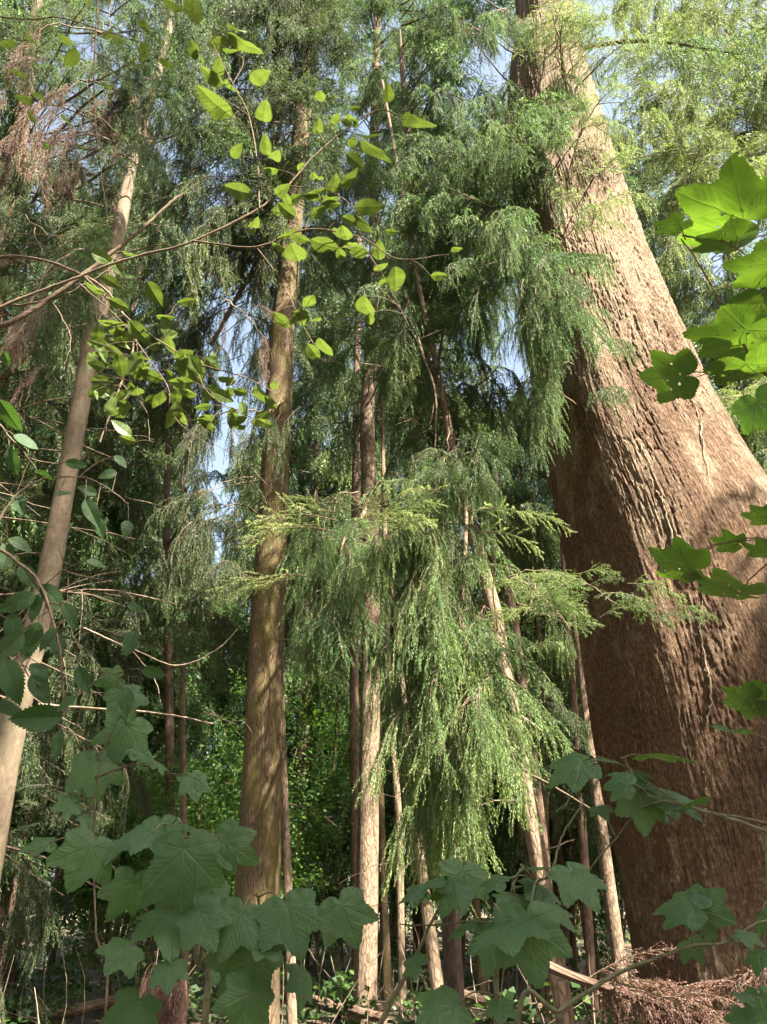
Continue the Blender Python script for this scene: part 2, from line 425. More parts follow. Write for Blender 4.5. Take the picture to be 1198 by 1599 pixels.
# ------------------------------------------------------------------ trunks
def trunk_part(root, rows, Y, mat, name='trunk', sides=28, nz=60, rough=0.05, top=None, flare=0.0, below=True):
    """rows of (picture y, centre x, width) of a trunk standing Y metres ahead -> tapered mesh; returns z -> axis point"""
    rows = sorted(rows, key=lambda r: -r[0])
    C = [P(cx, py, Y) for py, cx, w in rows]; Rr = [w / 2 / F_PX * depth_t(cx, py, Y) for py, cx, w in rows]
    C = np.array(C); Rr = np.array(Rr)
    z = C[:, 2]
    if z[0] > 0.05 and below:
        sl = (C[1] - C[0]) / (z[1] - z[0]) if z[0] > -.2 else np.zeros(3)
        b = C[0] - sl * (z[0] + .25); C = np.vstack([b, C]); Rr = np.concatenate([[Rr[0] * (1.06 + flare)], Rr])
    if top:
        sl = (C[-1] - C[-2]) / (C[-1, 2] - C[-2, 2]); t0 = C[-1] + sl * (top - C[-1, 2]) * .8; t0[2] = top
        C = np.vstack([C, t0]); Rr = np.concatenate([Rr, [0.02]])
    z = C[:, 2]; zz = np.linspace(z[0], z[-1], nz)
    cx, cy, rr = np.interp(zz, z, C[:, 0]), np.interp(zz, z, C[:, 1]), np.interp(zz, z, Rr)
    th = np.arange(sides + 1) / sides * 2 * np.pi + np.pi / 2
    TH, ZZ = np.meshgrid(th, zz); RR = rr[:, None] * np.ones_like(TH)
    ct, st = np.cos(TH), np.sin(TH)
    ph = C[0, 0] * 3
    RR = RR * (1 + rough * vnoise(ct * 1.6 + ph, st * 1.6, ZZ * .7) + rough * .6 * vnoise(ct * 4 + ph, st * 4, ZZ * 1.6, 3))
    V = np.stack([cx[:, None] + RR * ct, cy[:, None] + RR * st, ZZ], -1)
    tp = np.stack([TH * rr.mean() + ph, ZZ, np.zeros_like(TH)], -1)
    i, j = np.meshgrid(np.arange(nz - 1), np.arange(sides), indexing='ij'); a = i * (sides + 1) + j
    T = np.stack([a, a + 1, a + sides + 2, a + sides + 1], -1).reshape(-1, 4)
    me = mesh(name, V.reshape(-1, 3) - base(root), T, [mat], None, None, tp.reshape(-1, 3))
    link(name, me, root)
    return lambda q: np.array([np.interp(q, zz, cx), np.interp(q, zz, cy), q])

def stubs(root, axis, n, z0, z1, mat, L=(.2, .9), r=.008, side=None):
    """dead snags on a trunk, one part"""
    for _ in range(n):
        z = rng.uniform(z0, z1); a = rng.uniform(0, 2 * np.pi) if side is None else side + rng.normal(0, .9)
        S = axis(z); l = rng.uniform(*L); d = np.array([math.cos(a), math.sin(a), rng.normal(.15, .3)])
        path = cord_path(S, d, l, .05, 6, .12); g = Geo()
        v, t, tp = tube(path, np.linspace(r, r * .3, 6), 5); g.add(v, t, 0, .3, tp)
        if rng.random() < .6:
            p2 = cord_path(path[3], d + rng.normal(0, .6, 3), l * .5, .08, 5, .15)
            v, t, tp = tube(p2, np.linspace(r * .5, r * .2, 5), 4); g.add(v, t, 0, .3, tp)
        g.build('dead_twig', [mat], root, base(root))

# ================================================================== THE GIANT TREE
GY = 7.5
grows = [(1720, 1035, 1560), (1540, 1003, 1462), (1350, 973, 1408), (1250, 950, 1380), (1100, 926, 1330), (950, 905, 1268), (830, 880, 1212), (740, 860, 1155),
         (640, 842, 1102), (520, 822, 1050), (400, 803, 1003), (265, 788, 957), (100, 798, 912), (0, 805, 898)]
gb = P(1240, 1599, GY); gb[2] = 0
giant = thing('giant_conifer', gb, 'massive old conifer with a thick red-brown furrowed trunk and drooping green sprays', 'tree')
def giant_trunk():
    rows = sorted(grows, key=lambda r: -r[0])
    C = np.array([P((l + r) / 2, y, GY) for y, l, r in rows]); Rr = np.array([(r - l) / 2 / F_PX * depth_t((l + r) / 2, y, GY) for y, l, r in rows])
    C = np.vstack([[C[0, 0] + .06, C[0, 1], -.3], C, [C[-1, 0] + .2, C[-1, 1] + .3, 27.]]); Rr = np.concatenate([[Rr[0] * 1.12], Rr, [.06]])
    o = np.argsort(C[:, 2]); C, Rr = C[o], Rr[o]
    zz = np.concatenate([np.linspace(-.3, 9, 900), np.linspace(9, 14, 160)[1:], np.linspace(14, 27, 60)[1:]]); nz = len(zz)
    cx, cy, rr = (np.interp(zz, C[:, 2], q) for q in (C[:, 0], C[:, 1], Rr))
    ker = np.ones(41) / 41
    sm = lambda q: np.concatenate([q[:20], np.convolve(q, ker, 'valid'), q[-20:]])
    cx, cy, rr = sm(cx), sm(cy), sm(rr)
    th = np.concatenate([np.linspace(np.pi / 2, np.pi * .9, 41)[:-1], np.linspace(np.pi * .9, np.pi * 2.05, 560)[:-1], np.linspace(np.pi * 2.05, np.pi * 2.5, 41)]); sides = len(th) - 1
    TH, ZZ = np.meshgrid(th, zz); ct, st = np.cos(TH), np.sin(TH); RR = rr[:, None] * np.ones_like(TH)
    tw = ZZ * .02
    ct2, st2 = np.cos(TH + tw), np.sin(TH + tw)
    k = RR.mean()
    d = .045 * vnoise(ct2 * 2.0, st2 * 2.0, ZZ * .30) + .03 * vnoise(ct2 * 5, st2 * 5, ZZ * .5, 1)
    # fibrous ridges: noise stretched along the stem
    wob = .5 * vnoise(ct * 4, st * 4, ZZ * 1.8, 9)
    r1 = vnoise(ct2 * 36 + wob * 1.6, st2 * 36, ZZ * 3.4 + wob, 2); r2 = vnoise(ct2 * 75 + wob, st2 * 75, ZZ * 9.0, 4); r3 = vnoise(ct2 * 58, st2 * 58, ZZ * 19, 5); r4 = vnoise(ct2 * 95, st2 * 95, ZZ * 34, 12)
    flaky = np.clip(.35 + 1.3 * vnoise(ct * 2.4, st * 2.4, ZZ * .6, 6), 0, 1)
    crev = np.clip(1 - np.abs(r1) / .2, 0, 1) ** 1.3 * np.clip(.6 + vnoise(ct * 9, st * 9, ZZ * 4, 15), 0, 1)
    crev2 = np.clip(1 - np.abs(vnoise(ct2 * 62 + wob * 2, st2 * 62, ZZ * 5.5 + wob, 17)) / .25, 0, 1) * np.clip(.4 + vnoise(ct * 7, st * 7, ZZ * 3, 18), 0, 1)
    d = d + .005 * r1 - .011 * crev * (.45 + flaky) - .017 * crev2 + .006 * r2 * (.5 + flaky) + flaky * (.012 * np.clip(r3 * 2.2, -.6, 1) + .005 * r4) + (1 - flaky) * .0025 * r4
    d = d + np.exp(-np.maximum(ZZ, 0) / 1.1) * .16 * np.cos(TH * 5 + 1.2 * vnoise(ct, st, ZZ * .4, 8))
    V = np.stack([cx[:, None] + (RR + d) * ct, cy[:, None] + (RR + d) * st, ZZ], -1)
    tp = np.stack([(TH + tw) * k, ZZ, np.zeros_like(TH)], -1)
    i, j = np.meshgrid(np.arange(nz - 1), np.arange(sides), indexing='ij'); a = i * (sides + 1) + j
    T = np.stack([a, a + 1, a + sides + 2, a + sides + 1], -1).reshape(-1, 4)
    me = mesh('trunk', V.reshape(-1, 3) - base(giant), T, [M['bark_red']], None, None, tp.reshape(-1, 3))
    link('trunk', me, giant)
    return (lambda q: np.array([np.interp(q, zz, cx), np.interp(q, zz, cy), q])), (lambda q: np.interp(q, zz, rr))
g_axis, g_rad = giant_trunk()

def front(axis, off):      # branch roots on the side of the stem that faces the clearing
    return lambda z: axis(z) + np.array(off)

G = Geo()
fr = front(g_axis, (-.45, -.35, 0))
fill(G, [(690, -60), (830, -60), (850, 120), (865, 330), (900, 520), (860, 640), (815, 520), (770, 470), (700, 420), (660, 200)], 300, 5.6, 7.0, fr, 'near', ('weep', 'hang', 'rope'), (.5, .95), -.03, reach=2.2)
fill(G, [(800, -60), (905, -60), (915, 120), (900, 260), (820, 260)], 34, 5.8, 6.5, front(g_axis, (-.2, -.6, 0)), 'near', ('hang', 'weep', 'rope'), (.4, .75), .06, reach=1.5)
fill(G, [(860, -40), (1000, -40), (965, 180), (960, 320), (890, 420), (870, 200)], 64, 5.6, 6.5, front(g_axis, (.1, -.5, 0)), 'near', ('weep', 'fan', 'fan'), (.45, .8), .12, reach=1.8, mat=2)
fill(G, [(820, 560), (900, 560), (880, 760), (855, 900), (835, 700)], 14, 6.2, 6.9, fr, 'near', ('hang',), (.5, .9), -.05, reach=1.5)
G.build('crown', [M['needles'], M['twig'], M['needles_bright']], giant, base(giant))
G = Geo()
fr = front(g_axis, (-.6, -.5, 0))
fill(G, [(800, 900), (940, 915), (1005, 930), (1000, 985), (940, 1000), (860, 1010), (800, 1000)], 34, 5.2, 5.9, lambda z: P(790, 905, 6.2), 'near', ('rope', 'rope', 'flat'), (.35, .6), .10, reach=1.9, limb_r=.012)
G.build('bough', [M['needles_fresh'], M['twig']], giant, base(giant))
g2 = Geo()
for q in range(18):
    f = q / 18; z = 13.5 + 11 * f; rad = 3.3 * (1 - f) ** .6 * rng.uniform(.6, 1.1) + .4; a = q * 2.4 + rng.normal(0, .3)
    S = g_axis(z); E = S + np.array([math.cos(a) * rad, math.sin(a) * rad, -.1 * rad]); path = smooth_path([S, (S + E) / 2 + np.array([0, 0, .12 * rad]), E], 8)
    v, t, tp = tube(path, np.linspace(.045, .01, 8), 5); g2.add(v, t, 1, .3, tp)
    u = rng.uniform(.45, 1, 8) * 7; kk = np.clip(u.astype(int), 0, 6); p = path[kk] + (path[kk + 1] - path[kk]) * (u - kk)[:, None]
    compose(g2, FR[('weep', 'hang')[q % 2], 'mid'], p, a + rng.normal(0, .9, 8), rng.normal(.1, .25, 8), rng.uniform(.8, 1.3, 8), rng.normal(0, .1, 8))
g2.build('upper_crown', [M['needles'], M['twig']], giant, base(giant))
stubs(giant, front(g_axis, (0, -.4, 0)), 10, 7.5, 12, M['dead_wood'], (.5, 1.3), .014, -1.2)

# vines climbing over the giant's bark
def vine(pts, r, label):
    path = []
    for px, py in pts:
        d = ray(px, py)
        # meet the stem's surface
        lo = 4.0
        for s in np.arange(4.0, 9.0, .01):
            q = CAM + d * s; ax = g_axis(q[2])
            if np.hypot(q[0] - ax[0], q[1] - ax[1]) < g_rad(q[2]) + .012: lo = s; break
        path.append(CAM + d * lo)
    path = smooth_path(path, 50) + rng.normal(0, .008, (50, 3))
    v, t, tp = tube(path, np.linspace(r, r * .5, 50), 6)
    b = path[0]; o = Geo().add(v, t, 0, .5, tp).build('climbing_vine', [M['dead_wood']], None, b); o.location = tuple(b)
    tag(o, label, 'vine', 'dry vines on the giant trunk')
vine([(1062, 900), (1040, 800), (1015, 745), (1003, 690), (998, 640)], .011, 'thin pale dry vine kinking up the middle of the giant sunlit trunk')
vine([(1112, 780), (1100, 700), (1092, 650), (1070, 600), (1040, 540), (1018, 480)], .010, 'pale dry vine running high along the lit edge of the giant trunk')
vine([(1085, 1180), (1110, 1090), (1095, 990), (1100, 900)], .010, 'dry vine stem on the shaded reddish bark beside the sycamore leaves')
vine([(1115, 1390), (1095, 1330), (1105, 1250), (1098, 1200)], .012, 'dark root-like vine low on the giant trunk above the drooping leaf')

# ================================================================== THE OTHER TREES NEARBY
def tree(name, rows, Y, mat, label, cat='tree', group=None, **kw):
    r = sorted(rows, key=lambda q: -q[0])[0]
    b = P(r[1], r[0], Y); b[2] = 0
    root = thing(name, b, label, cat, group)
    ax = trunk_part(root, rows, Y, mat, **kw)
    return root, ax

def crown(root, parts, mats, name='crown'):
    g = Geo()
    for a in parts: fill(g, *a[0], **a[1])
    return g.build(name, mats, root, base(root))

NM, NB, NL = [M['needles'], M['twig']], [M['needles_blue'], M['twig']], [M['needles_bright'], M['twig']]

# mossy brown stem
tB, aB = tree('conifer_tree', [(1600, 398, 78), (1420, 402, 71), (1060, 415, 55), (900, 422, 50), (530, 440, 38), (250, 466, 27), (0, 490, 23)], 9.0, M['bark_moss'],
              'straight mossy brown trunk, dappled by the sun, rising behind the sycamore leaves', sides=64, nz=220, rough=.04, top=24)
crown(tB, [(([(300, -60), (520, -60), (480, 200), (430, 420), (320, 380)], 330, 7.6, 10.5, aB, 'mid'), dict(scale=(.8, 1.3), tint=-.08)),
           (([(380, -60), (540, -60), (520, 120), (500, 300), (440, 330), (400, 150)], 80, 7.2, 8.6, front(aB, (-.1, -.5, 0)), 'mid'), dict(scale=(.6, 1.0), tint=-.02, reach=1.8)),
           (([(290, 600), (410, 620), (420, 800), (380, 930), (300, 820)], 34, 7.6, 9.2, aB, 'near'), dict(scale=(.6, 1.0), tint=-.06, kinds=('weep', 'hang')))], NB)
stubs(tB, aB, 10, 3, 9, M['twig'], (.3, 1.4), .010)

# smooth slender leaning stem
tC, aC = tree('leaning_tree', [(1300, -12, 46), (1200, 6, 43), (1060, 38, 39), (900, 76, 34), (765, 101, 29), (530, 144, 27), (400, 178, 22), (270, 203, 17), (120, 246, 12), (-40, 285, 9)], 6.0, M['bark_smooth'],
              'smooth grey-brown slender leaning trunk without low branches, crossed by toothed leaves', sides=40, nz=160, rough=.05, top=13)
stubs(tC, aC, 14, 3, 10, M['twig'], (.4, 1.5), .009)

# stem behind the middle, shaggy
tD, aD = tree('conifer_tree', [(1600, 570, 38), (1420, 573, 36), (1060, 579, 30), (900, 580, 27), (660, 573, 24), (400, 586, 18), (265, 583, 15), (0, 590, 11)], 14.0, M['bark_pale'],
              'upright reddish trunk in the middle with shaggy bark, thicker twin of a close pair', sides=40, nz=160, rough=.06, top=27)
crown(tD, [(([(490, -60), (700, -60), (690, 250), (700, 560), (560, 620), (470, 480), (480, 150)], 640, 11.4, 15.5, aD, 'mid'), dict(scale=(.8, 1.35), tint=-.03)),
           (([(520, -60), (680, -60), (660, 200), (560, 380), (540, 200)], 120, 11.5, 13, front(aD, (0, -.8, 0)), 'mid'), dict(scale=(.7, 1.1), tint=.06, reach=2.2))], NM)
g = Geo(); fill(g, [(560, 690), (592, 690), (590, 790), (572, 830)], 10, 13.6, 13.9, aD, 'mid', ('hang',), (.45, .7), .0, mat=0, bare=0)
tag(g.build('dead_foliage', [M['needles_dead'], M['twig']], tD, base(tD)), 'dry brown shaggy tuft on the stem')
stubs(tD, aD, 12, 3, 12, M['twig'], (.4, 1.6), .011)

tD2, aD2 = tree('conifer_tree', [(1600, 557, 15), (1420, 556, 15), (1060, 553, 15), (700, 556, 12), (400, 560, 9)], 17.0, M['bark_dark'],
                'slim brown trunk pressed close against its thicker reddish twin', sides=20, top=24)
crown(tD2, [(([(480, 300), (620, 300), (640, 600), (600, 700), (480, 650)], 120, 15.5, 18, aD2, 'far'), dict(scale=(1., 1.5), tint=-.08))], NB)

tE, aE = tree('conifer_tree', [(1590, 712, 31), (1460, 705, 30), (1150, 697, 26), (950, 690, 23), (760, 680, 20), (640, 672, 17), (500, 660, 14), (330, 645, 11), (100, 628, 8)], 11.0, M['bark_dark'],
              'dark trunk half hidden inside the big hanging curtain of green sprays', sides=32, nz=120, top=20)
crown(tE, [(([(620, 330), (770, 330), (785, 560), (790, 760), (720, 770), (640, 720)], 230, 6.9, 11.5, aE, 'mid'), dict(scale=(.7, 1.2))),
           (([(640, -60), (790, -60), (790, 330), (640, 360)], 290, 7.6, 12, aE, 'mid'), dict(scale=(.8, 1.3)))], NM)
g = Geo()      # the long curtain hanging towards the clearing
bl = lambda z: P(715, 740, 6.6) + np.array([0, 0, z * 0])
fill(g, [(660, 720), (745, 700), (770, 800), (770, 930), (760, 1010), (720, 1030), (660, 1000), (630, 900), (640, 800)], 120, 5.5, 6.4, lambda z: np.array([.62 + .02 * z, 6.6, z]), 'near', ('rope', 'rope', 'weep'), (.55, .9), .04, reach=1.0, limb_r=.010)
fill(g, [(640, 900), (730, 880), (765, 980), (770, 1080), (765, 1150), (750, 1190), (690, 1240), (630, 1220), (615, 1100)], 135, 5.2, 6.0, lambda z: np.array([.5, 6.4, z]), 'near', ('rope', 'rope', 'hang'), (.55, .95), .14, reach=.9, limb_r=.009)
path = smooth_path([aE(6.6), P(700, 700, 8.5), P(716, 730, 6.7), P(728, 800, 6.3), P(722, 950, 6.0), P(735, 1080, 5.7), P(740, 1180, 5.6)], 40)
v, t, tp = tube(path, np.linspace(.035, .008, 40), 7); g.add(v, t, 1, .3, tp)
g.build('bough', [M['needles_fresh'], M['twig'], M['needles_bright']], tE, base(tE))
g = Geo()      # second bough, nearer to the mossy stem
fill(g, [(455, 830), (560, 800), (620, 880), (625, 1000), (600, 1010), (500, 1030), (460, 980)], 80, 5.6, 6.6, lambda z: np.array([-.2, 6.9, z]), 'near', ('rope', 'rope', 'weep'), (.45, .8), .03, reach=1.1, limb_r=.010)
for px, py, Y, az, pt, sc in [(525, 800, 5.9, 2.75, -.10, .72), (530, 815, 5.9, 3.3, -.05, .8), (540, 790, 5.9, 2.2, -.35, .55), (540, 800, 5.9, .15, -.15, .55), (555, 815, 5.8, -.2, -.12, .66), (520, 830, 5.8, -2.8, .1, .75),
                              (535, 790, 6.0, 1.6, -.9, .45), (500, 820, 5.8, 2.9, .05, .7), (560, 820, 5.9, .4, -.2, .5), (470, 905, 5.8, 3.1, .15, .6), (480, 900, 5.8, -2.7, .2, .6), (510, 790, 5.9, 2.6, -.45, .55), (600, 800, 5.9, -.1, -.25, .5), (595, 815, 5.9, -.5, .1, .5), (690, 770, 5.9, -2.4, .2, .5), (735, 800, 5.9, -.6, .25, .6), (750, 830, 5.9, -.3, .3, .55), (800, 800, 6.6, .1, .1, .6), (430, 900, 6.0, 2.9, .1, .6)]:
    compose(g, FR['fan', 'near'], [P(px, py, Y - .55)], az, pt, sc * 1.05, .2, 2)
path = smooth_path([aE(5.6), P(600, 790, 8.5), P(560, 815, 6.3), P(535, 850, 6.0), P(530, 930, 5.9)], 30)
v, t, tp = tube(path, np.linspace(.028, .007, 30), 7); g.add(v, t, 1, .3, tp)
g.build('bough', [M['needles_fresh'], M['twig'], M['needles_bright']], tE, base(tE))

tE2, aE2 = tree('dead_tree', [(1600, 690, 22), (1480, 675, 21), (1380, 661, 18), (1200, 640, 13)], 7.2, M['bark_pale'], 'short pale leaning dead stem standing below the hanging curtain', sides=24, top=5)

tF, aF = tree('conifer_tree', [(1600, 884, 31), (1560, 878, 31), (1320, 837, 29), (1110, 799, 26), (950, 771, 23), (720, 709, 16), (630, 694, 11), (450, 655, 7)], 7.6, M['bark_pale'],
              'pale sunlit slanting trunk with rough bark between the green curtain and the giant', sides=44, nz=180, rough=.06, top=13)
crown(tF, [(([(800, 1000), (930, 1040), (960, 1180), (900, 1290), (850, 1220), (810, 1100)], 26, 9.5, 12.5, aF, 'mid'), dict(scale=(.6, 1.0), tint=-.1)),
           (([(745, 760), (860, 770), (880, 880), (830, 920), (770, 900)], 12, 7.8, 9.8, aF, 'mid'), dict(scale=(.6, .9), tint=.0))], NB)
stubs(tF, aF, 14, 1, 7, M['dead_wood'], (.4, 1.3), .009)

tF2, aF2 = tree('conifer_tree', [(1600, 872, 22), (1320, 846, 21), (1150, 826, 19), (900, 792, 16)], 14.0, M['bark_dark'], 'dark thin trunk just behind the pale slanting one', sides=20, top=14)
tG1, aG1 = tree('conifer_tree', [(1600, 930, 16), (1560, 926, 16), (1260, 908, 13), (1100, 897, 11)], 14.0, M['bark_dark'], 'thin brown trunk beside the giant, slimmer of the close pair', sides=20, top=11)
tG2, aG2 = tree('conifer_tree', [(1600, 975, 24), (1510, 968, 23), (1235, 931, 19), (1100, 915, 16)], 12.0, M['bark_pale'], 'thin light brown trunk next to the edge of the giant, thicker of the close pair', sides=24, top=10)
tH, aH = tree('conifer_tree', [(1600, 629, 13), (1285, 623, 12), (1050, 606, 10), (800, 600, 8)], 13.0, M['bark_pale'], 'very thin pale trunk showing between the two hanging boughs', sides=20, top=12)
tI, aI = tree('dead_tree', [(1600, 456, 17), (1460, 453, 16), (1300, 446, 13), (1150, 441, 11)], 9.3, M['bark_pale'], 'thin pale bare stem standing just beside the mossy trunk', sides=24, top=7)
tJ, aJ = tree('conifer_tree', [(1480, 288, 11), (1320, 287, 10), (1060, 285, 9), (900, 283, 7)], 13.0, M['bark_pale'], 'thin light brown trunk in the dim wood above the broad sycamore leaves', sides=20, top=10)
tK, aK = tree('conifer_tree', [(1480, 270, 15), (1060, 263, 14), (800, 260, 11)], 15.0, M['bark_dark'], 'dark trunk in the dim wood near a thinner light brown one', sides=20, top=14)
crown(tK, [(([(200, 700), (390, 700), (390, 1000), (300, 1080), (180, 1000)], 46, 12, 16, aK, 'mid'), dict(scale=(.8, 1.2), tint=.02))], NM)
for q, (rt, ax, z1) in enumerate(((tF2, aF2, 8), (tG1, aG1, 8), (tG2, aG2, 8), (tH, aH, 8), (tI, aI, 5), (tK, aK, 9), (tJ, aJ, 7))):
    stubs(rt, ax, 8, 1, z1, M['twig'], (.3, 1.1), .007)

# trees whose trunks stand just outside the view; their crowns hang in
tR, aR = tree('conifer_tree', [(1500, 1560, 60), (800, 1420, 40), (300, 1330, 26)], 11.0, M['bark_dark'], 'bright sunlit conifer crown beside the upper part of the giant trunk', sides=24, top=24)
crown(tR, [(([(905, -60), (1260, -60), (1260, 330), (1120, 330), (1060, 420), (985, 290), (925, 120)], 760, 8.5, 11.5, aR, 'mid'), dict(scale=(.7, 1.2), tint=.1, kinds=('fan', 'weep', 'flat', 'hang'), limb_r=.007, bare=.02)),
           (([(1080, 590), (1260, 560), (1260, 900), (1170, 800)], 80, 8.5, 10.5, aR, 'mid'), dict(scale=(.6, 1.), tint=.06, kinds=('flat', 'weep'))),
           (([(1020, 400), (1260, 360), (1260, 600), (1090, 600)], 90, 10.5, 12.5, aR, 'mid'), dict(scale=(.7, 1.1), tint=-.2))], NL)
tL, aL = tree('conifer_tree', [(1500, -190, 60), (800, -60, 40), (300, 20, 24), (0, 60, 18)], 8.5, M['bark_dark'], 'dark twiggy conifer hung with dry brown foliage above the leaning trunk', sides=24, top=20)
crown(tL, [(([(-60, -60), (330, -60), (330, 260), (260, 480), (120, 520), (-60, 520)], 420, 6.2, 10, aL, 'mid'), dict(scale=(.6, 1.1), tint=-.05, bare=.35)),
           (([(-60, 470), (160, 430), (120, 640), (-60, 700)], 60, 7.2, 10, aL, 'mid'), dict(scale=(.6, 1.0), tint=-.05, bare=.35))], NB)
g = Geo()
for poly, n, Y, sc in (([(5, 60), (90, 50), (100, 190), (30, 230), (0, 180)], 26, 5.6, (.4, .7)), ([(165, 110), (225, 120), (232, 170), (190, 200), (165, 160)], 16, 5.2, (.35, .55)),
                       ([(95, 165), (125, 165), (125, 200), (100, 200)], 5, 5.2, (.25, .35)), ([(-20, 490), (110, 440), (115, 500), (0, 540)], 12, 4.6, (.3, .5)), ([(380, 520), (420, 520), (415, 570), (385, 570)], 4, 7.6, (.4, .5)),
                       ([(60, 200), (150, 200), (140, 260), (60, 270)], 8, 6, (.35, .5))):
    fill(g, poly, n, Y - .15, Y + .25, lambda z: np.array([-2.6, Y + .6, z + .3]), 'near', ('hang',), sc, .05, reach=.9, bare=0)
tag(g.build('dead_foliage', [M['needles_dead'], M['twig']], tL, base(tL)), 'dry brown hanging foliage')
g = Geo(); fill(g, [(180, -40), (330, -40), (300, 120), (250, 300), (190, 330), (170, 200)], 90, 4.9, 5.7, lambda z: aC(z) + np.array([-.5, -.6, .4]), 'mid', ('weep', 'hang'), (.4, .7), -.06, reach=1.2, bare=.2, limb_r=.009)
fill(g, [(60, 380), (200, 360), (190, 470), (90, 520)], 26, 4.9, 5.6, lambda z: aC(z) + np.array([-.7, -.6, .4]), 'mid', ('weep', 'flat'), (.35, .6), -.06, reach=1.2, bare=.3, limb_r=.009)
g.build('low_sprays', NB, tL, base(tL))
stubs(tL, aL, 40, 3, 12, M['twig'], (.8, 2.6), .014, .0)

tS, aS = tree('conifer_tree', [(1600, -420, 70), (800, -250, 50), (400, -150, 34)], 12.0, M['bark_dark'], 'shadowy conifer filling the space behind the leaning trunk with dark sprays', sides=20, top=18)
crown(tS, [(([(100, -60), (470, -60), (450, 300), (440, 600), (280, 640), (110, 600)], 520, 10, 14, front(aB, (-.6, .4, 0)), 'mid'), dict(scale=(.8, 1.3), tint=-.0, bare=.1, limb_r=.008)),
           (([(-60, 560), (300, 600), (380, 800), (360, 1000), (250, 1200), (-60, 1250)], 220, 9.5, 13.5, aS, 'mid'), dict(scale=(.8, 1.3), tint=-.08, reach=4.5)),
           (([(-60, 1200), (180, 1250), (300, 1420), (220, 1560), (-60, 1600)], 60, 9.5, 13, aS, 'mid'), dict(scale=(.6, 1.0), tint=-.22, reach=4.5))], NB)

# ================================================================== BROAD LEAVES CLOSE TO THE VIEWER
def seg_dist(p, a, b):
    ab = b - a; t = np.clip(((p - a) @ ab) / (ab @ ab), 0, 1)
    return np.linalg.norm(p - (a + t[:, None] * ab), axis=1), t

MAPLE = [(0, 1.0), (5, .95), (11, .87), (18, .76), (24, .69), (28, .67), (33, .71), (40, .81), (46, .89), (50, .91), (55, .86), (62, .75), (71, .62), (79, .57), (88, .60),
         (98, .66), (105, .66), (112, .61), (122, .53), (138, .46), (152, .39), (165, .28), (174, .15), (180, .07)]
def maple_mesh(seed, hole=False):
    r = np.random.default_rng(seed)
    na, nr = 320, 26
    ph = np.arange(na) / na * 360 - 180
    xs, ys = zip(*MAPLE)
    def outline(a):
        f = np.interp(np.abs(a), xs, ys)
        return f * (1 + .05 * vnoise(a / 31 + seed * 9.1, a * 0 + seed, a * 0, 3))
    rad = outline(ph)
    tooth = np.where(np.abs(ph) < 165, 1, 0) * (.040 * (np.abs(((ph / 7.5 + 100 + r.random()) % 1) - .5) * 2) + .018 * (np.abs(((ph / 2.9 + 50) % 1) - .5) * 2) - .03)
    edge = rad + tooth
    a = np.radians(ph); rr = np.linspace(0, 1, nr) ** .8
    X = rr[:, None] * edge * np.sin(a); Y = rr[:, None] * edge * np.cos(a)
    p = np.stack([X.ravel(), Y.ravel()], 1)
    vein = np.zeros(len(p)); gdist = np.full(len(p), 9.)
    for ang, L in ((0, .98), (47, .9), (-47, .9), (105, .6), (-105, .6)):
        e = np.array([math.sin(R(ang)), math.cos(R(ang))]) * L
        d, t = seg_dist(p, np.zeros(2), e)
        vein = np.maximum(vein, np.clip(1 - d / (.017 * (1.1 - t * .7)), 0, 1)); gdist = np.minimum(gdist, d)
        for q in np.arange(.2, .95, .13):
            for s in (-1, 1):
                b = e * (q + (s > 0) * .05); l = L * .42 * (1 - q * .6)
                d2, t2 = seg_dist(p, b, b + np.array([math.sin(R(ang + s * 42)), math.cos(R(ang + s * 42))]) * l)
                vein = np.maximum(vein, .4 * np.clip(1 - d2 / .010, 0, 1) * (1 - t2 * .5)); gdist = np.minimum(gdist, d2 + .012)
    rp = np.hypot(p[:, 0], p[:, 1])
    z = -.20 * rp ** 2 + .05 * np.minimum(gdist * 3.4, .5) + .05 * vnoise(p[:, 0] * 2.1 + seed, p[:, 1] * 2.1, p[:, 0] * 0, 5) + .10 * np.abs(p[:, 0]) * r.uniform(-.6, 1.0)
    z += .018 * vnoise(p[:, 0] * 7 + seed, p[:, 1] * 7, p[:, 0] * 0, 6) - r.uniform(.0, .22) * np.maximum(p[:, 1], 0) ** 2
    V = np.stack([p[:, 0], p[:, 1], z], 1)
    i, j = np.meshgrid(np.arange(nr - 1), np.arange(na), indexing='ij'); q = i * na + j; q2 = i * na + (j + 1) % na
    T = np.stack([q, q2, q2 + na, q + na], -1).reshape(-1, 4)
    if hole:                                          # insect holes
        c = V[T].mean(1); keep = np.ones(len(T), bool)
        for _ in range(5):
            hx, hy, hr = r.uniform(-.35, .35), r.uniform(.05, .6), r.uniform(.012, .03)
            keep &= np.hypot(c[:, 0] - hx, c[:, 1] - hy) > hr
        T = T[keep]
    tp = np.stack([p[:, 0], p[:, 1], np.full(len(p), seed * 3.)], 1)
    return V, T, vein, tp

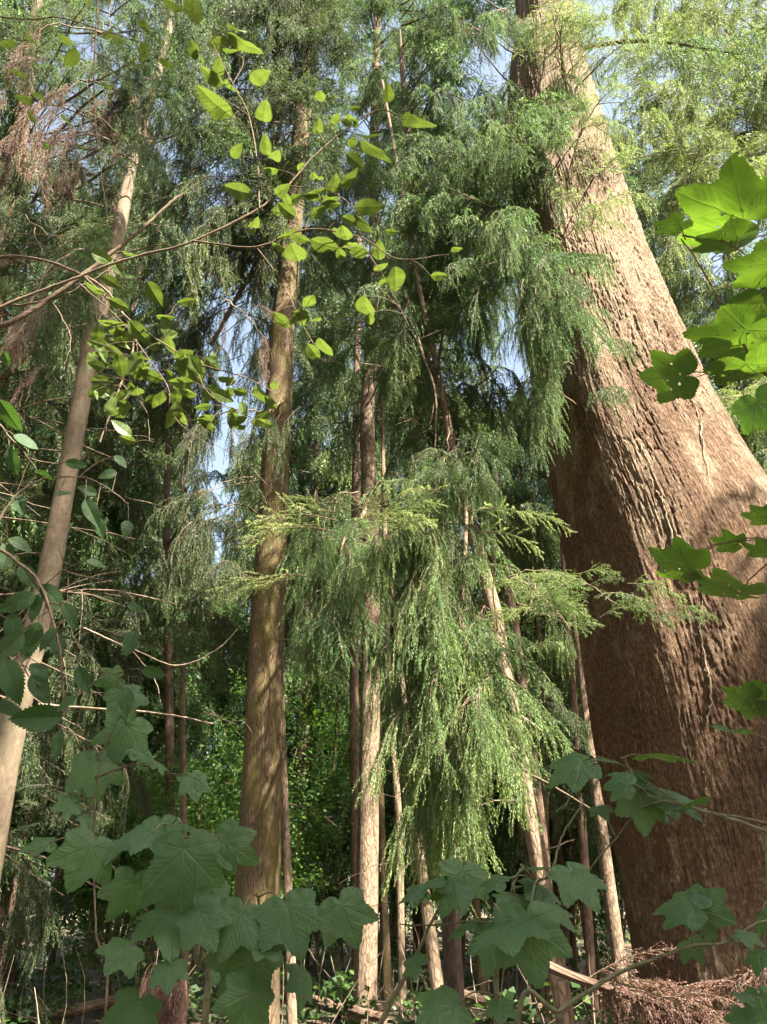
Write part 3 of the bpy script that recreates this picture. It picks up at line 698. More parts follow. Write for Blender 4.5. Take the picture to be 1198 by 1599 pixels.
def toothed_mesh(seed):
    r = np.random.default_rng(seed)
    nu, nv = 112, 18
    u = np.linspace(0, 1, nu); v = np.linspace(-1, 1, nv + 1)
    w = .30 * np.sin(np.pi * u ** .82) ** .78 * (1 - .25 * u); w = np.where(u > .86, w * np.clip((1 - u) / .14, 0, 1) ** .35, w)
    w[0] = .004; w[-1] = .002; saw = ((u * 14) % 1) - .5
    U, Vv = np.meshgrid(u, v, indexing='ij')
    X = Vv * w[:, None] * (1 + .22 * saw[:, None] * np.abs(Vv) ** 8); Y = U + .02 * np.abs(Vv) ** 8 * saw[:, None]
    p = np.stack([X.ravel(), Y.ravel()], 1)
    d, t = seg_dist(p, np.zeros(2), np.array([0, 1.])); vein = np.clip(1 - d / (.014 * (1.1 - t)), 0, 1); gd = d
    for q in np.arange(.08, .9, .095):
        for s in (-1, 1):
            d2, t2 = seg_dist(p, np.array([0, q]), np.array([s * .26, q + .20])); vein = np.maximum(vein, .65 * np.clip(1 - d2 / .009, 0, 1)); gd = np.minimum(gd, d2 + .008)
    z = r.uniform(.10, .45) * np.abs(p[:, 0]) + .05 * np.minimum(gd * 3, .12) - r.uniform(.05, .32) * p[:, 1] ** 2 + .03 * vnoise(p[:, 0] * 4 + seed, p[:, 1] * 4, p[:, 0] * 0, 7)
    V = np.stack([p[:, 0] + r.uniform(-.1, .1) * p[:, 1] ** 2, p[:, 1], z], 1)
    i, j = np.meshgrid(np.arange(nu - 1), np.arange(nv), indexing='ij'); q = i * (nv + 1) + j
    T = np.stack([q, q + 1, q + nv + 2, q + nv + 1], -1).reshape(-1, 4)
    return V, T, vein, np.stack([p[:, 0], p[:, 1], np.full(len(p), seed * 3.)], 1)

def leaf_meshes(fn, seeds, mat, **kw):
    out = []
    for s in seeds:
        V, T, vein, tp = fn(s, **kw)
        out.append(mesh('leaf', V, T, [mat], None, vein, tp))
    return out
ML = leaf_meshes(maple_mesh, range(1, 8), M['maple'])
MY = leaf_meshes(maple_mesh, range(11, 17), M['maple_young'], hole=True)
SL = leaf_meshes(toothed_mesh, range(21, 28), M['serrate'])
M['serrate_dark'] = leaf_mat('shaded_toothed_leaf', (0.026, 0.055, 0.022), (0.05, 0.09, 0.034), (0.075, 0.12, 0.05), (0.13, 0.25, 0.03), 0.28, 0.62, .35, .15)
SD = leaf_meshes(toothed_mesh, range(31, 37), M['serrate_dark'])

def leaf_matrix(cx, cy, ln, ang, beta, Y, centre=.35, roll=0.0):
    d = unit(ray(cx, cy)); n0 = -d
    r = unit(np.cross(d, np.array([0, 0, 1.]))); u = np.cross(r, d)
    b = R(beta)
    n = math.cos(b) * n0 + math.sin(b) * u
    v = math.cos(b) * u - math.sin(b) * n0
    a = R(ang)
    t = unit(math.cos(a) * r - math.sin(a) / max(.25, abs(math.cos(b))) * v)
    s = np.cross(t, n)
    cr, sr = math.cos(roll), math.sin(roll)
    s, n = s * cr + n * sr, n * cr - s * sr
    size = ln / F_PX * depth_t(cx, cy, Y)
    j = P(cx, cy, Y) - t * centre * size
    return j, s, t, n, size

def sapling(name, label, cat, twigs, leaves, meshes, matw, basept=None, leafY=1.5, centre=.35, petiole=.0016, group=None):
    """twigs: list of (picture path with depth [(x, y, Y)...], radius); leaves: list of (x, y, length, angle, tilt[, Y])"""
    paths = []
    for pts, r in twigs:
        W = [np.array(q[1:]) if len(q) == 4 else P(*q) for q in pts]
        paths.append((smooth_path(W, 10 * len(W)), r))
    b = np.array(basept) if basept is not None else paths[0][0][0].copy()
    root = thing(name, b, label, cat, group)
    allp = np.concatenate([p for p, r in paths])
    g = Geo()
    for p, r in paths:
        n = len(p); k = p + np.cumsum(rng.normal(0, .0009, p.shape), 0)
        v, t, tp = tube(k, np.linspace(r, r * .35, n) * (1 + .12 * rng.normal(0, 1, n).clip(-1, 2)), 7); g.add(v, t, 0, .3, tp)
    objs = []
    for lf in leaves:
        x, y, ln, ang, be = lf[:5]; Y = lf[5] if len(lf) > 5 else leafY
        ln *= .78 if meshes is ML else .84 if meshes is MY else 1.0
        j, s, t, n, size = leaf_matrix(x, y, ln, ang + rng.normal(0, 11), be + rng.normal(0, 11), Y + rng.normal(0, .03), centre, rng.normal(0, .34))
        me = meshes[rng.integers(0, len(meshes))]
        o = link('leaf', me, root)
        size *= rng.uniform(.82, 1.15)
        sx = size * rng.uniform(.9, 1.08) * (1 if rng.random() < .5 else -1)
        from mathutils import Matrix
        o.matrix_local = Matrix(((s[0] * sx, t[0] * size, n[0] * size, j[0] - b[0]), (s[1] * sx, t[1] * size, n[1] * size, j[1] - b[1]), (s[2] * sx, t[2] * size, n[2] * size, j[2] - b[2]), (0, 0, 0, 1)))
        objs.append(o)
        q = allp[np.argmin(np.linalg.norm(allp - (j - t * .06), axis=1))]
        pp = smooth_path([q, (q + j) / 2 + np.array([0, 0, .10 * np.linalg.norm(q - j)]), j], 12)
        v, tt, tp = tube(pp, np.linspace(petiole * 1.2, petiole * .7, 12), 5); g.add(v, tt, 0, .6, tp)
    g.build('twig', [matw], root, b)
    return root

gz = lambda x, y, Y: (0, *(P(x, y, Y) * np.array([1, 1, 0])))
TG, TB, TD = M['twig_green'], M['twig'], M['dead_wood']

sapling('sycamore_sapling', 'young sycamore with large dark green lobed leaves massed before the mossy trunk', 'sapling',
        [([gz(330, 1599, 1.7), (320, 1640, 1.62), (305, 1500, 1.6), (300, 1400, 1.62), (275, 1310, 1.62), (258, 1285, 1.62)], .007),
         ([gz(420, 1599, 1.75), (385, 1660, 1.65), (360, 1540, 1.65), (400, 1440, 1.65), (405, 1400, 1.65)], .006),
         ([(300, 1400, 1.62), (200, 1370, 1.6), (150, 1320, 1.6)], .004), ([(275, 1310, 1.62), (340, 1300, 1.62)], .003), ([(405, 1480, 1.65), (500, 1440, 1.62), (540, 1420, 1.62)], .0035)],
        [(130, 1345, 88, 105, 22), (195, 1402, 80, 110, 35), (285, 1358, 108, 98, 18, 1.45), (370, 1325, 92, 25, 40), (268, 1432, 105, 85, 40), (228, 1306, 60, 150, 55), (190, 1316, 66, 165, 52),
         (62, 1316, 46, 180, 70, 1.65), (255, 1300, 58, 70, 50, 1.6), (365, 1447, 78, 100, 35), (455, 1440, 92, 60, 30, 1.45), (545, 1440, 92, 75, 28, 1.5), (385, 1508, 100, 110, 22), (382, 1580, 100, 100, 28),
         (472, 1541, 66, 55, 35), (208, 1590, 88, 100, 38), (263, 1522, 64, 80, 50), (188, 1492, 54, 150, 55), (325, 1335, 84, 60, 42, 1.52), (330, 1402, 66, 70, 48), (420, 1480, 60, 30, 50), (300, 1290, 54, 20, 58),
         (345, 1520, 60, 140, 45, 1.7), (320, 1445, 90, 60, 30, 1.55), (245, 1385, 80, 140, 35, 1.6)], ML, TG)
sapling('sycamore_sapling', 'thin young sycamore with a few lobed leaves under the toothed foliage', 'sapling',
        [([gz(150, 1599, 1.95), (160, 1660, 1.9), (150, 1450, 1.9), (148, 1290, 1.9), (160, 1190, 1.9), (190, 1120, 1.9)], .003), ([(148, 1215, 1.9), (210, 1195, 1.9), (270, 1208, 1.9), (290, 1212, 1.9)], .003)],
        [(150, 1210, 92, 92, 20), (190, 1150, 76, 110, 38), (303, 1226, 48, 55, 38), (248, 1196, 38, 10, 52), (140, 1282, 34, 20, 55), (225, 1178, 46, 330, 55), (170, 1062, 46, 170, 40), (105, 1255, 40, 190, 60), (196, 1095, 56, 60, 45)], ML, TB, leafY=1.9)
sapling('sycamore_sapling', 'young sycamore with folded drooping leaf at the foot of the hanging curtain', 'sapling',
        [([gz(790, 1599, 1.75), (775, 1640, 1.7), (795, 1480, 1.65), (800, 1380, 1.65), (815, 1345, 1.65)], .006), ([(795, 1430, 1.65), (700, 1440, 1.65), (620, 1440, 1.65)], .003), ([(800, 1390, 1.65), (860, 1370, 1.62), (900, 1360, 1.62)], .003),
         ([(580, 1620, 1.7), (640, 1510, 1.68), (700, 1400, 1.66), (760, 1375, 1.66)], .005)],
        [(658, 1382, 78, 160, 58), (724, 1380, 66, 85, 42), (645, 1395, 52, 180, 60), (912, 1380, 104, 30, 42, 1.5), (848, 1352, 60, 5, 74), (832, 1480, 138, 72, 8, 1.4), (790, 1450, 120, 92, 66, 1.4), (765, 1472, 72, 110, 38),
         (705, 1400, 56, 120, 50), (722, 1450, 52, 160, 58), (870, 1425, 70, 10, 58), (690, 1578, 76, 150, 58), (642, 1502, 50, 180, 66), (782, 1580, 54, 85, 50), (768, 1375, 52, 200, 60), (850, 1395, 84, 30, 50), (810, 1415, 70, 60, 52)], ML, TG, leafY=1.6)
sapling('sycamore_branch', 'slender sycamore twig with flat grey-green leaves crossing the shaded lower giant trunk', 'branch',
        [([(1420, 1370, 1.75), (1260, 1320, 1.7), (1198, 1298, 1.7), (1120, 1270, 1.7), (1040, 1250, 1.7), (1000, 1232, 1.7), (975, 1195, 1.7), (968, 1180, 1.7)], .005), ([(1198, 1285, 1.72), (1080, 1262, 1.7), (985, 1205, 1.7), (920, 1180, 1.7)], .0025),
         ([(800, 1480, 1.8), (890, 1390, 1.8), (965, 1300, 1.75), (1000, 1262, 1.7)], .003), ([(860, 1370, 1.95), (880, 1310, 1.95), (908, 1262, 1.95), (912, 1255, 1.95)], .003)],
        [(890, 1198, 76, 185, 60), (962, 1224, 62, 190, 46), (1006, 1256, 76, 100, 22), (1050, 1250, 72, 30, 42), (1038, 1180, 86, 5, 74), (940, 1184, 42, 350, 74), (985, 1208, 60, 5, 78), (1085, 1252, 56, 0, 76), (876, 1258, 36, 200, 62), (940, 1264, 44, 20, 58)], ML, TG, leafY=1.7)
sapling('sycamore_branch', 'low greenish branch with one big drooping sunlit-edged leaf over the rusty dead spray', 'branch',
        [([gz(780, 1599, 1.9), (800, 1660, 1.9), (870, 1585, 1.9), (960, 1530, 1.9), (1060, 1490, 1.9), (1125, 1478, 1.9), (1180, 1445, 1.9), (1320, 1420, 1.9)], .0062), ([(960, 1530, 1.9), (1040, 1560, 1.9), (1080, 1575, 1.9)], .002),
         ([(1198, 1290, 1.95), (1198, 1420, 1.95), (1190, 1540, 1.95)], .0025)],
        [(1060, 1412, 84, 195, 52, 1.85), (1112, 1425, 86, 25, 42, 1.85), (1082, 1480, 44, 50, 58), (1185, 1500, 46, 100, 45), (1172, 1462, 50, 0, 55), (1168, 1560, 40, 40, 55), (1190, 1440, 46, 80, 45), (1150, 1590, 44, 200, 50), (1195, 1575, 60, 100, 40)], ML, TG, leafY=1.9)
sapling('sycamore_branch', 'backlit sycamore branch with bright translucent lobed leaves high before the giant trunk', 'branch',
        [([(1420, 760, 1.7), (1300, 680, 1.65), (1198, 588, 1.6), (1140, 500, 1.6), (1095, 410, 1.6), (1066, 368, 1.6)], .006), ([(1066, 368, 1.6), (1130, 375, 1.6), (1198, 420, 1.6)], .003), ([(1190, 580, 1.6), (1130, 575, 1.62), (1080, 590, 1.65)], .0028)],
        [(1128, 330, 128, 215, -38, 1.62), (1122, 388, 105, 160, -40, 1.6), (1196, 425, 90, 170, -36), (1138, 540, 128, 150, -34, 1.6), (1040, 592, 84, 185, -30, 1.65), (1178, 582, 100, 40, -38), (1048, 358, 50, 160, -55),
         (1192, 320, 90, 60, -45, 1.7), (1190, 490, 90, 100, -42, 1.7)], MY, TB, leafY=1.6)
sapling('sycamore_branch', 'sycamore branch with translucent leaves level with the middle of the giant trunk', 'branch',
        [([(1420, 980, 1.7), (1260, 900, 1.65), (1210, 880, 1.6), (1175, 900, 1.6)], .004), ([(1260, 900, 1.65), (1198, 845, 1.6), (1120, 852, 1.6), (1090, 862, 1.6)], .0028)],
        [(1058, 880, 76, 185, -42), (1130, 922, 92, 175, -40), (1132, 850, 54, 185, -62), (1188, 862, 52, 200, -48), (1184, 808, 40, 185, -58)], MY, TB, leafY=1.62)
sapling('sycamore_branch', 'pair of small backlit sycamore leaves beside the shaded giant trunk', 'branch',
        [([(1420, 1190, 1.7), (1260, 1120, 1.65), (1205, 1100, 1.6)], .0035), ([(1260, 1150, 1.65), (1198, 1165, 1.6), (1165, 1150, 1.6)], .0025)],
        [(1130, 1145, 78, 178, -52), (1162, 1099, 56, 185, -66), (1196, 1082, 56, 210, -45)], MY, TB, leafY=1.62)
sapling('sycamore_branch', 'single dark hanging leaf at the edge of the lit bark under the backlit branch', 'branch',
        [([(1420, 640, 1.5), (1270, 600, 1.45), (1205, 610, 1.42)], .003)], [(1194, 648, 84, 85, 20, 1.42)], ML, TB, leafY=1.42)

# ---- toothed leaves
T1 = [(57, 68, 50, 25), (103, 63, 26, 0), (112, 92, 45, 110), (61, 152, 40, 70), (74, 230, 20, 40), (228, 45, 46, 70), (260, 100, 32, 50), (303, 80, 38, 30), (371, 45, 45, 15), (340, 68, 46, 165), (385, 72, 72, 12), (303, 18, 52, 60),
      (265, 5, 45, 180), (408, 117, 52, 330), (363, 137, 38, 45), (330, 120, 45, 185), (333, 162, 78, 205), (412, 175, 52, 285), (414, 225, 42, 265), (373, 299, 45, 190), (496, 196, 38, 255), (525, 183, 32, 280), (555, 193, 22, 270),
      (579, 212, 32, 0), (590, 240, 72, 35), (558, 255, 50, 38), (522, 288, 52, 300), (545, 280, 45, 310), (575, 323, 46, 12), (448, 330, 36, 190), (570, 353, 56, 30), (470, 372, 42, 20), (508, 383, 52, 20), (462, 395, 66, 60),
      (435, 385, 36, 200), (397, 350, 36, 300), (540, 370, 62, 88), (534, 400, 40, 70), (571, 481, 62, 62), (441, 500, 42, 45), (470, 495, 46, 280), (607, 145, 42, 280), (655, 192, 78, 38), (618, 437, 54, 88), (715, 390, 36, 30),
      (685, 430, 26, 20), (508, 545, 52, 58), (490, 550, 40, 40), (613, 362, 26, 0), (520, 320, 40, 10), (500, 330, 36, 340), (205, 8, 30, 200), (225, 80, 30, 80), (10, 70, 40, 120)]
T1 = [(q[0], q[1], q[2] * .93, q[3]) for q in T1]
for tx, ty, k_ in [(470, 275, 6), (560, 190, 5), (430, 350, 6), (540, 350, 6), (610, 430, 4), (480, 480, 5), (200, 60, 4), (70, 130, 4), (380, 240, 3), (350, 110, 3)]:
    for _ in range(k_): T1.append((tx + rng.normal(0, 34), ty + rng.normal(0, 28), rng.uniform(20, 40), rng.uniform(0, 360)))
T1 = [(*q, -38 - rng.uniform(0, 22)) for q in T1[:100]]
sapling('toothed_leaf_branch', 'long thin arching branch with scattered backlit toothed leaves spread before the conifer crowns', 'branch',
        [([(-420, 600, 2.4), (-200, 540, 2.3), (-40, 495, 2.2), (60, 458, 2.2), (180, 412, 2.2), (300, 376, 2.2), (400, 328, 2.2), (450, 290, 2.2), (510, 228, 2.2), (590, 170, 2.2), (640, 180, 2.2)], .007),
         ([(300, 376, 2.2), (400, 385, 2.2), (480, 360, 2.2), (560, 370, 2.2), (620, 405, 2.2), (700, 400, 2.2)], .004), ([(405, 325, 2.2), (400, 250, 2.2), (388, 180, 2.2), (365, 130, 2.2), (330, 60, 2.2), (290, 10, 2.2)], .0035),
         ([(388, 180, 2.2), (340, 150, 2.2), (310, 140, 2.2)], .002), ([(365, 130, 2.2), (380, 90, 2.2), (345, 68, 2.2)], .002),
         ([(450, 290, 2.2), (520, 300, 2.2), (560, 330, 2.2)], .0025), ([(400, 385, 2.2), (440, 440, 2.2), (480, 520, 2.2), (500, 545, 2.2)], .0025), ([(560, 370, 2.2), (610, 450, 2.2), (640, 510, 2.2)], .0022),
         ([(-100, 10, 2.2), (40, 30, 2.2), (100, 30, 2.2), (180, 55, 2.2), (235, 75, 2.2)], .004), ([(40, 30, 2.2), (60, 80, 2.2), (75, 150, 2.2), (76, 225, 2.2)], .002), ([(180, 55, 2.2), (260, 30, 2.2), (300, 0, 2.2)], .002),
         ([(510, 228, 2.2), (500, 200, 2.2), (555, 190, 2.2)], .0018)],
        T1, SL, TB, leafY=2.2, centre=.5, petiole=.0011)
T2 = [(293, 470, 32, 350), (258, 510, 34, 50), (260, 495, 32, 0), (180, 505, 52, 10), (185, 475, 32, 30), (145, 448, 42, 185), (175, 440, 30, 20), (165, 403, 42, 20), (183, 418, 28, 60), (205, 397, 28, 0), (240, 460, 44, 60)]
poly2 = [(120, 520), (230, 500), (330, 560), (430, 600), (425, 660), (330, 690), (250, 640), (200, 700), (140, 660)]
while len(T2) < 99:
    x, y = rng.uniform(100, 440), rng.uniform(490, 720)
    if inside(poly2, x, y): T2.append((x, y, rng.uniform(20, 44), rng.choice([20, 40, 70, 90, 110, 160, 340, 190]) + rng.normal(0, 15)))
T2 = [(*q, rng.uniform(-62, 20)) for q in T2]
sapling('toothed_leaf_branch', 'leafy twig cluster with many small bright toothed leaves crossing the leaning smooth trunk', 'branch',
        [([(-420, 520, 2.5), (-160, 430, 2.45), (20, 400, 2.4), (130, 430, 2.4), (180, 470, 2.4), (210, 530, 2.4), (190, 600, 2.4), (160, 690, 2.4)], .008), ([(130, 430, 2.4), (210, 505, 2.4), (300, 560, 2.4), (380, 585, 2.4), (440, 615, 2.4)], .004),
         ([(210, 520, 2.4), (250, 500, 2.4), (300, 472, 2.4)], .002), ([(300, 560, 2.4), (330, 620, 2.4), (400, 660, 2.4), (430, 690, 2.4)], .0022), ([(210, 530, 2.4), (260, 600, 2.4), (270, 650, 2.4), (330, 700, 2.4)], .0025), ([(190, 600, 2.4), (230, 640, 2.4), (240, 690, 2.4)], .002)],
        T2, SL, TB, leafY=2.4, centre=.5, petiole=.0010)
T3 = [(14, 648, 62, 65), (42, 690, 50, 30), (100, 768, 46, 300), (132, 765, 46, 190), (142, 800, 52, 60), (155, 826, 52, 60), (197, 826, 46, 82), (205, 1002, 52, 85), (195, 1100, 66, 95), (190, 720, 36, 40), (120, 725, 40, 20), (70, 740, 40, 200),
      (20, 980, 62, 100), (48, 1000, 70, 95), (45, 905, 66, 60), (80, 930, 56, 40), (30, 940, 60, 150), (15, 1010, 64, 120), (60, 1050, 76, 95), (90, 1010, 56, 70), (110, 960, 50, 30), (130, 1060, 50, 60), (20, 1110, 80, 20), (60, 1120, 80, 175), (88, 1165, 54, 85),
      (60, 1075, 60, 45), (10, 870, 60, 90), (165, 740, 40, 150), (215, 950, 40, 10), (240, 1050, 44, 20), (205, 1010, 40, 140), (30, 790, 50, 60), (20, 720, 54, 70), (70, 1000, 60, 120), (100, 1100, 50, 150), (15, 1060, 80, 60), (55, 950, 60, 100), (35, 850, 50, 30), (150, 880, 36, 10), (10, 560, 30, 60)]
T3 = [(q[0], q[1], q[2] * .84, q[3], rng.uniform(5, 50)) for q in T3]
sapling('toothed_leaf_branch', 'shady bough with large dark toothed leaves hanging over the lower leaning trunk', 'branch',
        [([(-420, 900, 1.8), (-150, 860, 1.8), (-30, 850, 1.8), (30, 880, 1.8), (70, 940, 1.8), (90, 1040, 1.8), (95, 1130, 1.8)], .007), ([(-30, 850, 1.8), (40, 760, 1.8), (110, 745, 1.8), (160, 760, 1.8), (200, 790, 1.8)], .003), ([(-200, 620, 1.8), (-40, 640, 1.8), (20, 690, 1.8), (60, 740, 1.8)], .003),
         ([(70, 940, 1.8), (140, 960, 1.8), (215, 985, 1.8)], .0022), ([(90, 1040, 1.8), (160, 1050, 1.8), (230, 1060, 1.8)], .002), ([(-30, 990, 1.8), (20, 1020, 1.8), (60, 1090, 1.8)], .003)],
        T3, SD, TB, leafY=1.8, centre=.5, petiole=.0012)

# ---- bare and dead branches
def bare(name, label, cat, paths, mat, group=None):
    g = Geo(); first = None
    for pts, r in paths:
        W = smooth_path([P(*q) for q in pts], 12 * len(pts)); first = W[0] if first is None else first
        W = W + np.cumsum(rng.normal(0, .0016, W.shape), 0)
        v, t, tp = tube(W, np.linspace(r, r * .4, len(W)), 7); g.add(v, t, 0, .3, tp)
    o = g.build(name, [mat], None, first); o.location = tuple(first)
    return tag(o, label, cat, group)
bare('dead_branch', 'broken dead branch with snapped upper end crossing the leaning trunk', 'branch',
     [([(-400, 560, 2.7), (-40, 520, 2.6), (80, 470, 2.6), (180, 395, 2.6), (240, 345, 2.6), (292, 298, 2.6)], .014), ([(180, 395, 2.6), (260, 385, 2.6), (300, 420, 2.6)], .004), ([(80, 470, 2.6), (110, 530, 2.6), (100, 580, 2.6)], .003),
      ([(-40, 480, 2.6), (60, 475, 2.6), (140, 440, 2.6), (190, 400, 2.6)], .006), ([(120, 440, 2.6), (160, 480, 2.6), (200, 520, 2.6), (215, 560, 2.6)], .003)], M['twig'])
bare('hanging_twig', 'long thin dark twig hanging straight down in front of the dry brown foliage', 'twig',
     [([(160, -80, 3.4), (150, 60, 3.4), (148, 170, 3.4), (160, 260, 3.4), (174, 350, 3.4)], .007), ([(150, 60, 3.4), (100, 110, 3.4), (80, 180, 3.4)], .003)], M['twig'])
bare('dead_branch', 'pale peeling branch crossing the slanting trunk from inside the hanging curtain', 'branch',
     [([(715, 1060, 6.2), (790, 1105, 6.8), (860, 1150, 7.6), (930, 1185, 8.6)], .030), ([(860, 1150, 7.6), (900, 1190, 8), (930, 1230, 8)], .012)], M['dead_wood'])
bare('dead_branch', 'thin straight twig slanting below the pale peeling branch', 'branch', [([(740, 1155, 6.2), (820, 1205, 6.6), (900, 1250, 7), (960, 1290, 7.4)], .014)], M['twig'])
bare('dead_branch', 'thick pale limb slanting down out of the upper mossy trunk', 'branch', [([(452, 350, 9), (420, 400, 9.2), (385, 440, 9.6), (330, 540, 10.2)], .075)], M['dead_wood'])
bare('dead_branch', 'curved pale branch lit by the sun above the middle of the wood', 'branch', [([(650, 510, 10.5), (690, 485, 10.2), (720, 455, 10), (745, 435, 9.8)], .055)], M['dead_wood'])
bare('dead_branch', 'dark forked branch hanging before the upper part of the slanting trunk', 'branch', [([(590, 450, 7), (640, 505, 7), (662, 560, 7), (680, 620, 7), (678, 740, 7)], .022), ([(680, 620, 7), (668, 665, 7), (630, 645, 7)], .010), ([(655, 530, 7), (700, 510, 7)], .009)], M['bark_dark'])
bare('dead_branch', 'thin dead twig reaching out of the dim wood above the sycamore leaves', 'branch', [([(60, 1100, 6), (120, 1105, 6), (230, 1112, 6), (330, 1130, 6.2)], .013)], M['dead_wood'])
bare('dead_branch', 'arching pale twig in the dim wood behind the toothed leaves', 'branch', [([(130, 980, 6), (200, 1010, 6), (270, 1040, 6), (330, 1020, 6.2), (370, 985, 6.4)], .008), ([(200, 1010, 6), (240, 1060, 6), (250, 1100, 6)], .005)], M['dead_wood'])

# rusty dead spray lying at the giant's foot
r0 = P(870, 1515, 3.6)
rt = thing('dead_conifer_branch', r0, 'rusty dead conifer branch with feathery brown sprays lying against the giant trunk', 'branch')
g = Geo()
W = smooth_path([P(790, 1475, 3.7), P(880, 1520, 3.6), P(985, 1555, 3.5), P(1060, 1580, 3.5), P(1200, 1640, 3.5)], 30)
v, t, tp = tube(W, np.linspace(.024, .008, 30), 7); g.add(v, t, 0, .3, tp); g.build('limb', [M['bark_dark']], rt, r0)
g = Geo()
for k in range(22):
    f = rng.uniform(.3, .95); p = W[int(f * 29)]
    compose(g, FR[('fan', 'flat', 'weep')[k % 3], 'near'], [p + rng.normal(0, .02, 3)], rng.normal(.1, .4), rng.normal(.02, .16), rng.uniform(.28, .5), rng.normal(-.08, .16))
for px, py, az, pt, sc in [(1215, 1560, 2.8, -.25, .5), (1250, 1500, 3.0, .05, .5), (1225, 1530, 2.6, .0, .45), (1250, 1600, 3.3, -.2, .5), (1190, 1520, 3.4, .25, .35), (1260, 1470, 2.9, .2, .45), (1010, 1575, .9, -.35, .32)]:
    compose(g, FR['fan' if px % 2 else 'weep', 'near'], [P(px, py, 4.0)], az, pt, sc, rng.normal(-.12, .12))
g.build('spray', [M['needles_rust'], M['twig']], rt, r0)
r0 = P(250, 1540, 3.2); rt = thing('dead_fern', r0 * np.array([1, 1, 0]), 'withered orange-brown hanging fronds low behind the sycamore leaves', 'dead plant')
g = Geo()
for k in range(26):
    p = P(rng.uniform(228, 285), rng.uniform(1495, 1545), rng.uniform(3.0, 3.4)); compose(g, FR['hang', 'near'], [p], rng.uniform(0, 6.28), .3, rng.uniform(.16, .28), rng.normal(.1, .1))
g.build('frond', [M['needles_rust'], M['twig']], rt, base(rt))
g = Geo(); W = smooth_path([base(rt), P(262, 1600, 3.25), P(255, 1500, 3.2)], 14); v, t, tp = tube(W, np.linspace(.012, .006, 14), 6); g.add(v, t, 0, .3, tp); g.build('stem', [M['dead_wood']], rt, base(rt))

# ================================================================== GROUND AND UNDERGROWTH
k = NT('forest_floor')
gc = k.n('ShaderNodeNewGeometry').outputs['Position']
n1, n2, n3 = k.noise(gc, .6, 4), k.noise(gc, 9.0, 6, .7), k.noise(gc, 45.0, 4, .7)
col = k.ramp(k.math('ADD', k.math('MULTIPLY', n2, .6), k.math('MULTIPLY', n3, .4)), [(.3, (.03, .02, .012)), (.5, (.11, .07, .042)), (.7, (.24, .17, .11))])
col = k.mix(col, (.05, .075, .02), k.n('ShaderNodeMapRange', {'Value': n1, 'From Min': .5, 'From Max': .62}).outputs[0])
bm = k.n('ShaderNodeBump', {'Height': n3, 'Strength': .8, 'Distance': .04}).outputs[0]
M['floor'] = k.out(k.n('ShaderNodeBsdfPrincipled', {'Base Color': col, 'Roughness': .95, 'Normal': bm}).outputs[0])
gx = np.concatenate([np.linspace(-300, -30, 10)[:-1], np.linspace(-30, 30, 121), np.linspace(30, 300, 10)[1:]])
X, Y = np.meshgrid(gx, gx + 15, indexing='ij')
Z = .12 * vnoise(X * .25, Y * .25, X * 0, 1) + .05 * vnoise(X * .9, Y * .9, X * 0, 2) - .12
n = len(gx); i, j = np.meshgrid(np.arange(n - 1), np.arange(n - 1), indexing='ij'); a = i * n + j
o = link('ground', mesh('ground', np.stack([X, Y, Z], -1).reshape(-1, 3), np.stack([a, a + n, a + n + 1, a + 1], -1).reshape(-1, 4), [M['floor']]))
tag(o, 'brown forest floor of needles and litter', None, None, 'structure')

g = Geo()
m = 1000
yy = 7 + 38 * rng.random(m) ** 1.3; xx = rng.uniform(-.62, .62, m) * (yy + 3)
kk = np.hypot(xx - gb[0], yy - GY) > 2.0; xx, yy = xx[kk], yy[kk]; m = len(xx)
compose(g, CL['ground'], np.stack([xx, yy, rng.uniform(0, .5, m) ** 1.4 * (1 + .03 * yy)], 1), rng.uniform(0, 6.28, m), rng.normal(0, .25, m), rng.uniform(.7, 1.6, m), rng.normal(0, .12, m))
o = g.build('undergrowth', [M['ground_leaf'], M['twig']]); tag(o, 'low leafy green undergrowth between the trunks', None, None, 'stuff')
g = Geo()       # dry stalks and twigs among it
for _ in range(420):
    y = rng.uniform(7, 26); x = rng.uniform(-.55, .55) * (y + 2)
    if np.hypot(x - gb[0], y - GY) < 2: continue
    up = rng.random() < .55
    d = (rng.normal(0, .35), rng.normal(0, .35), 1) if up else (rng.normal(), rng.normal(), .25)
    pth = cord_path((x, y, .0 if up else rng.uniform(0, .3)), d, rng.uniform(.4, 1.5), .03, 6, .12); rr = rng.uniform(.004, .012)
    v, t, tp = tube(pth, np.linspace(rr, rr * .4, 6), 4); g.add(v, t, 0, .3, tp)
o = g.build('twig_litter', [M['dead_wood']]); tag(o, 'dry stalks and fallen twigs on the forest floor', None, None, 'stuff')
def log(p0, p1, r, label):
    W = smooth_path([p0, (np.array(p0) + p1) / 2 + rng.normal(0, .06, 3), p1], 24); v, t, tp = tube(W + rng.normal(0, .008, W.shape), np.linspace(r, r * .7, 24), 10)
    g = Geo().add(v, t, 0, .3, tp); o = g.build('fallen_log', [M['bark_dark']], None, W[0]); o.location = tuple(W[0]); tag(o, label, 'log', 'fallen logs')
log(P(430, 1548, 13.5), P(600, 1590, 12.5), .09, 'pale fallen log lying between the mossy trunk and the reddish pair')
log(P(530, 1585, 13), P(720, 1550, 15), .07, 'thin fallen log lying behind the reddish pair of trunks')
log(P(690, 1540, 15), P(860, 1575, 13.5), .08, 'fallen log under the slanting pale trunk')
log(P(20, 1590, 12), P(190, 1560, 13), .10, 'mossy fallen log in the shade at the dim edge of the wood')

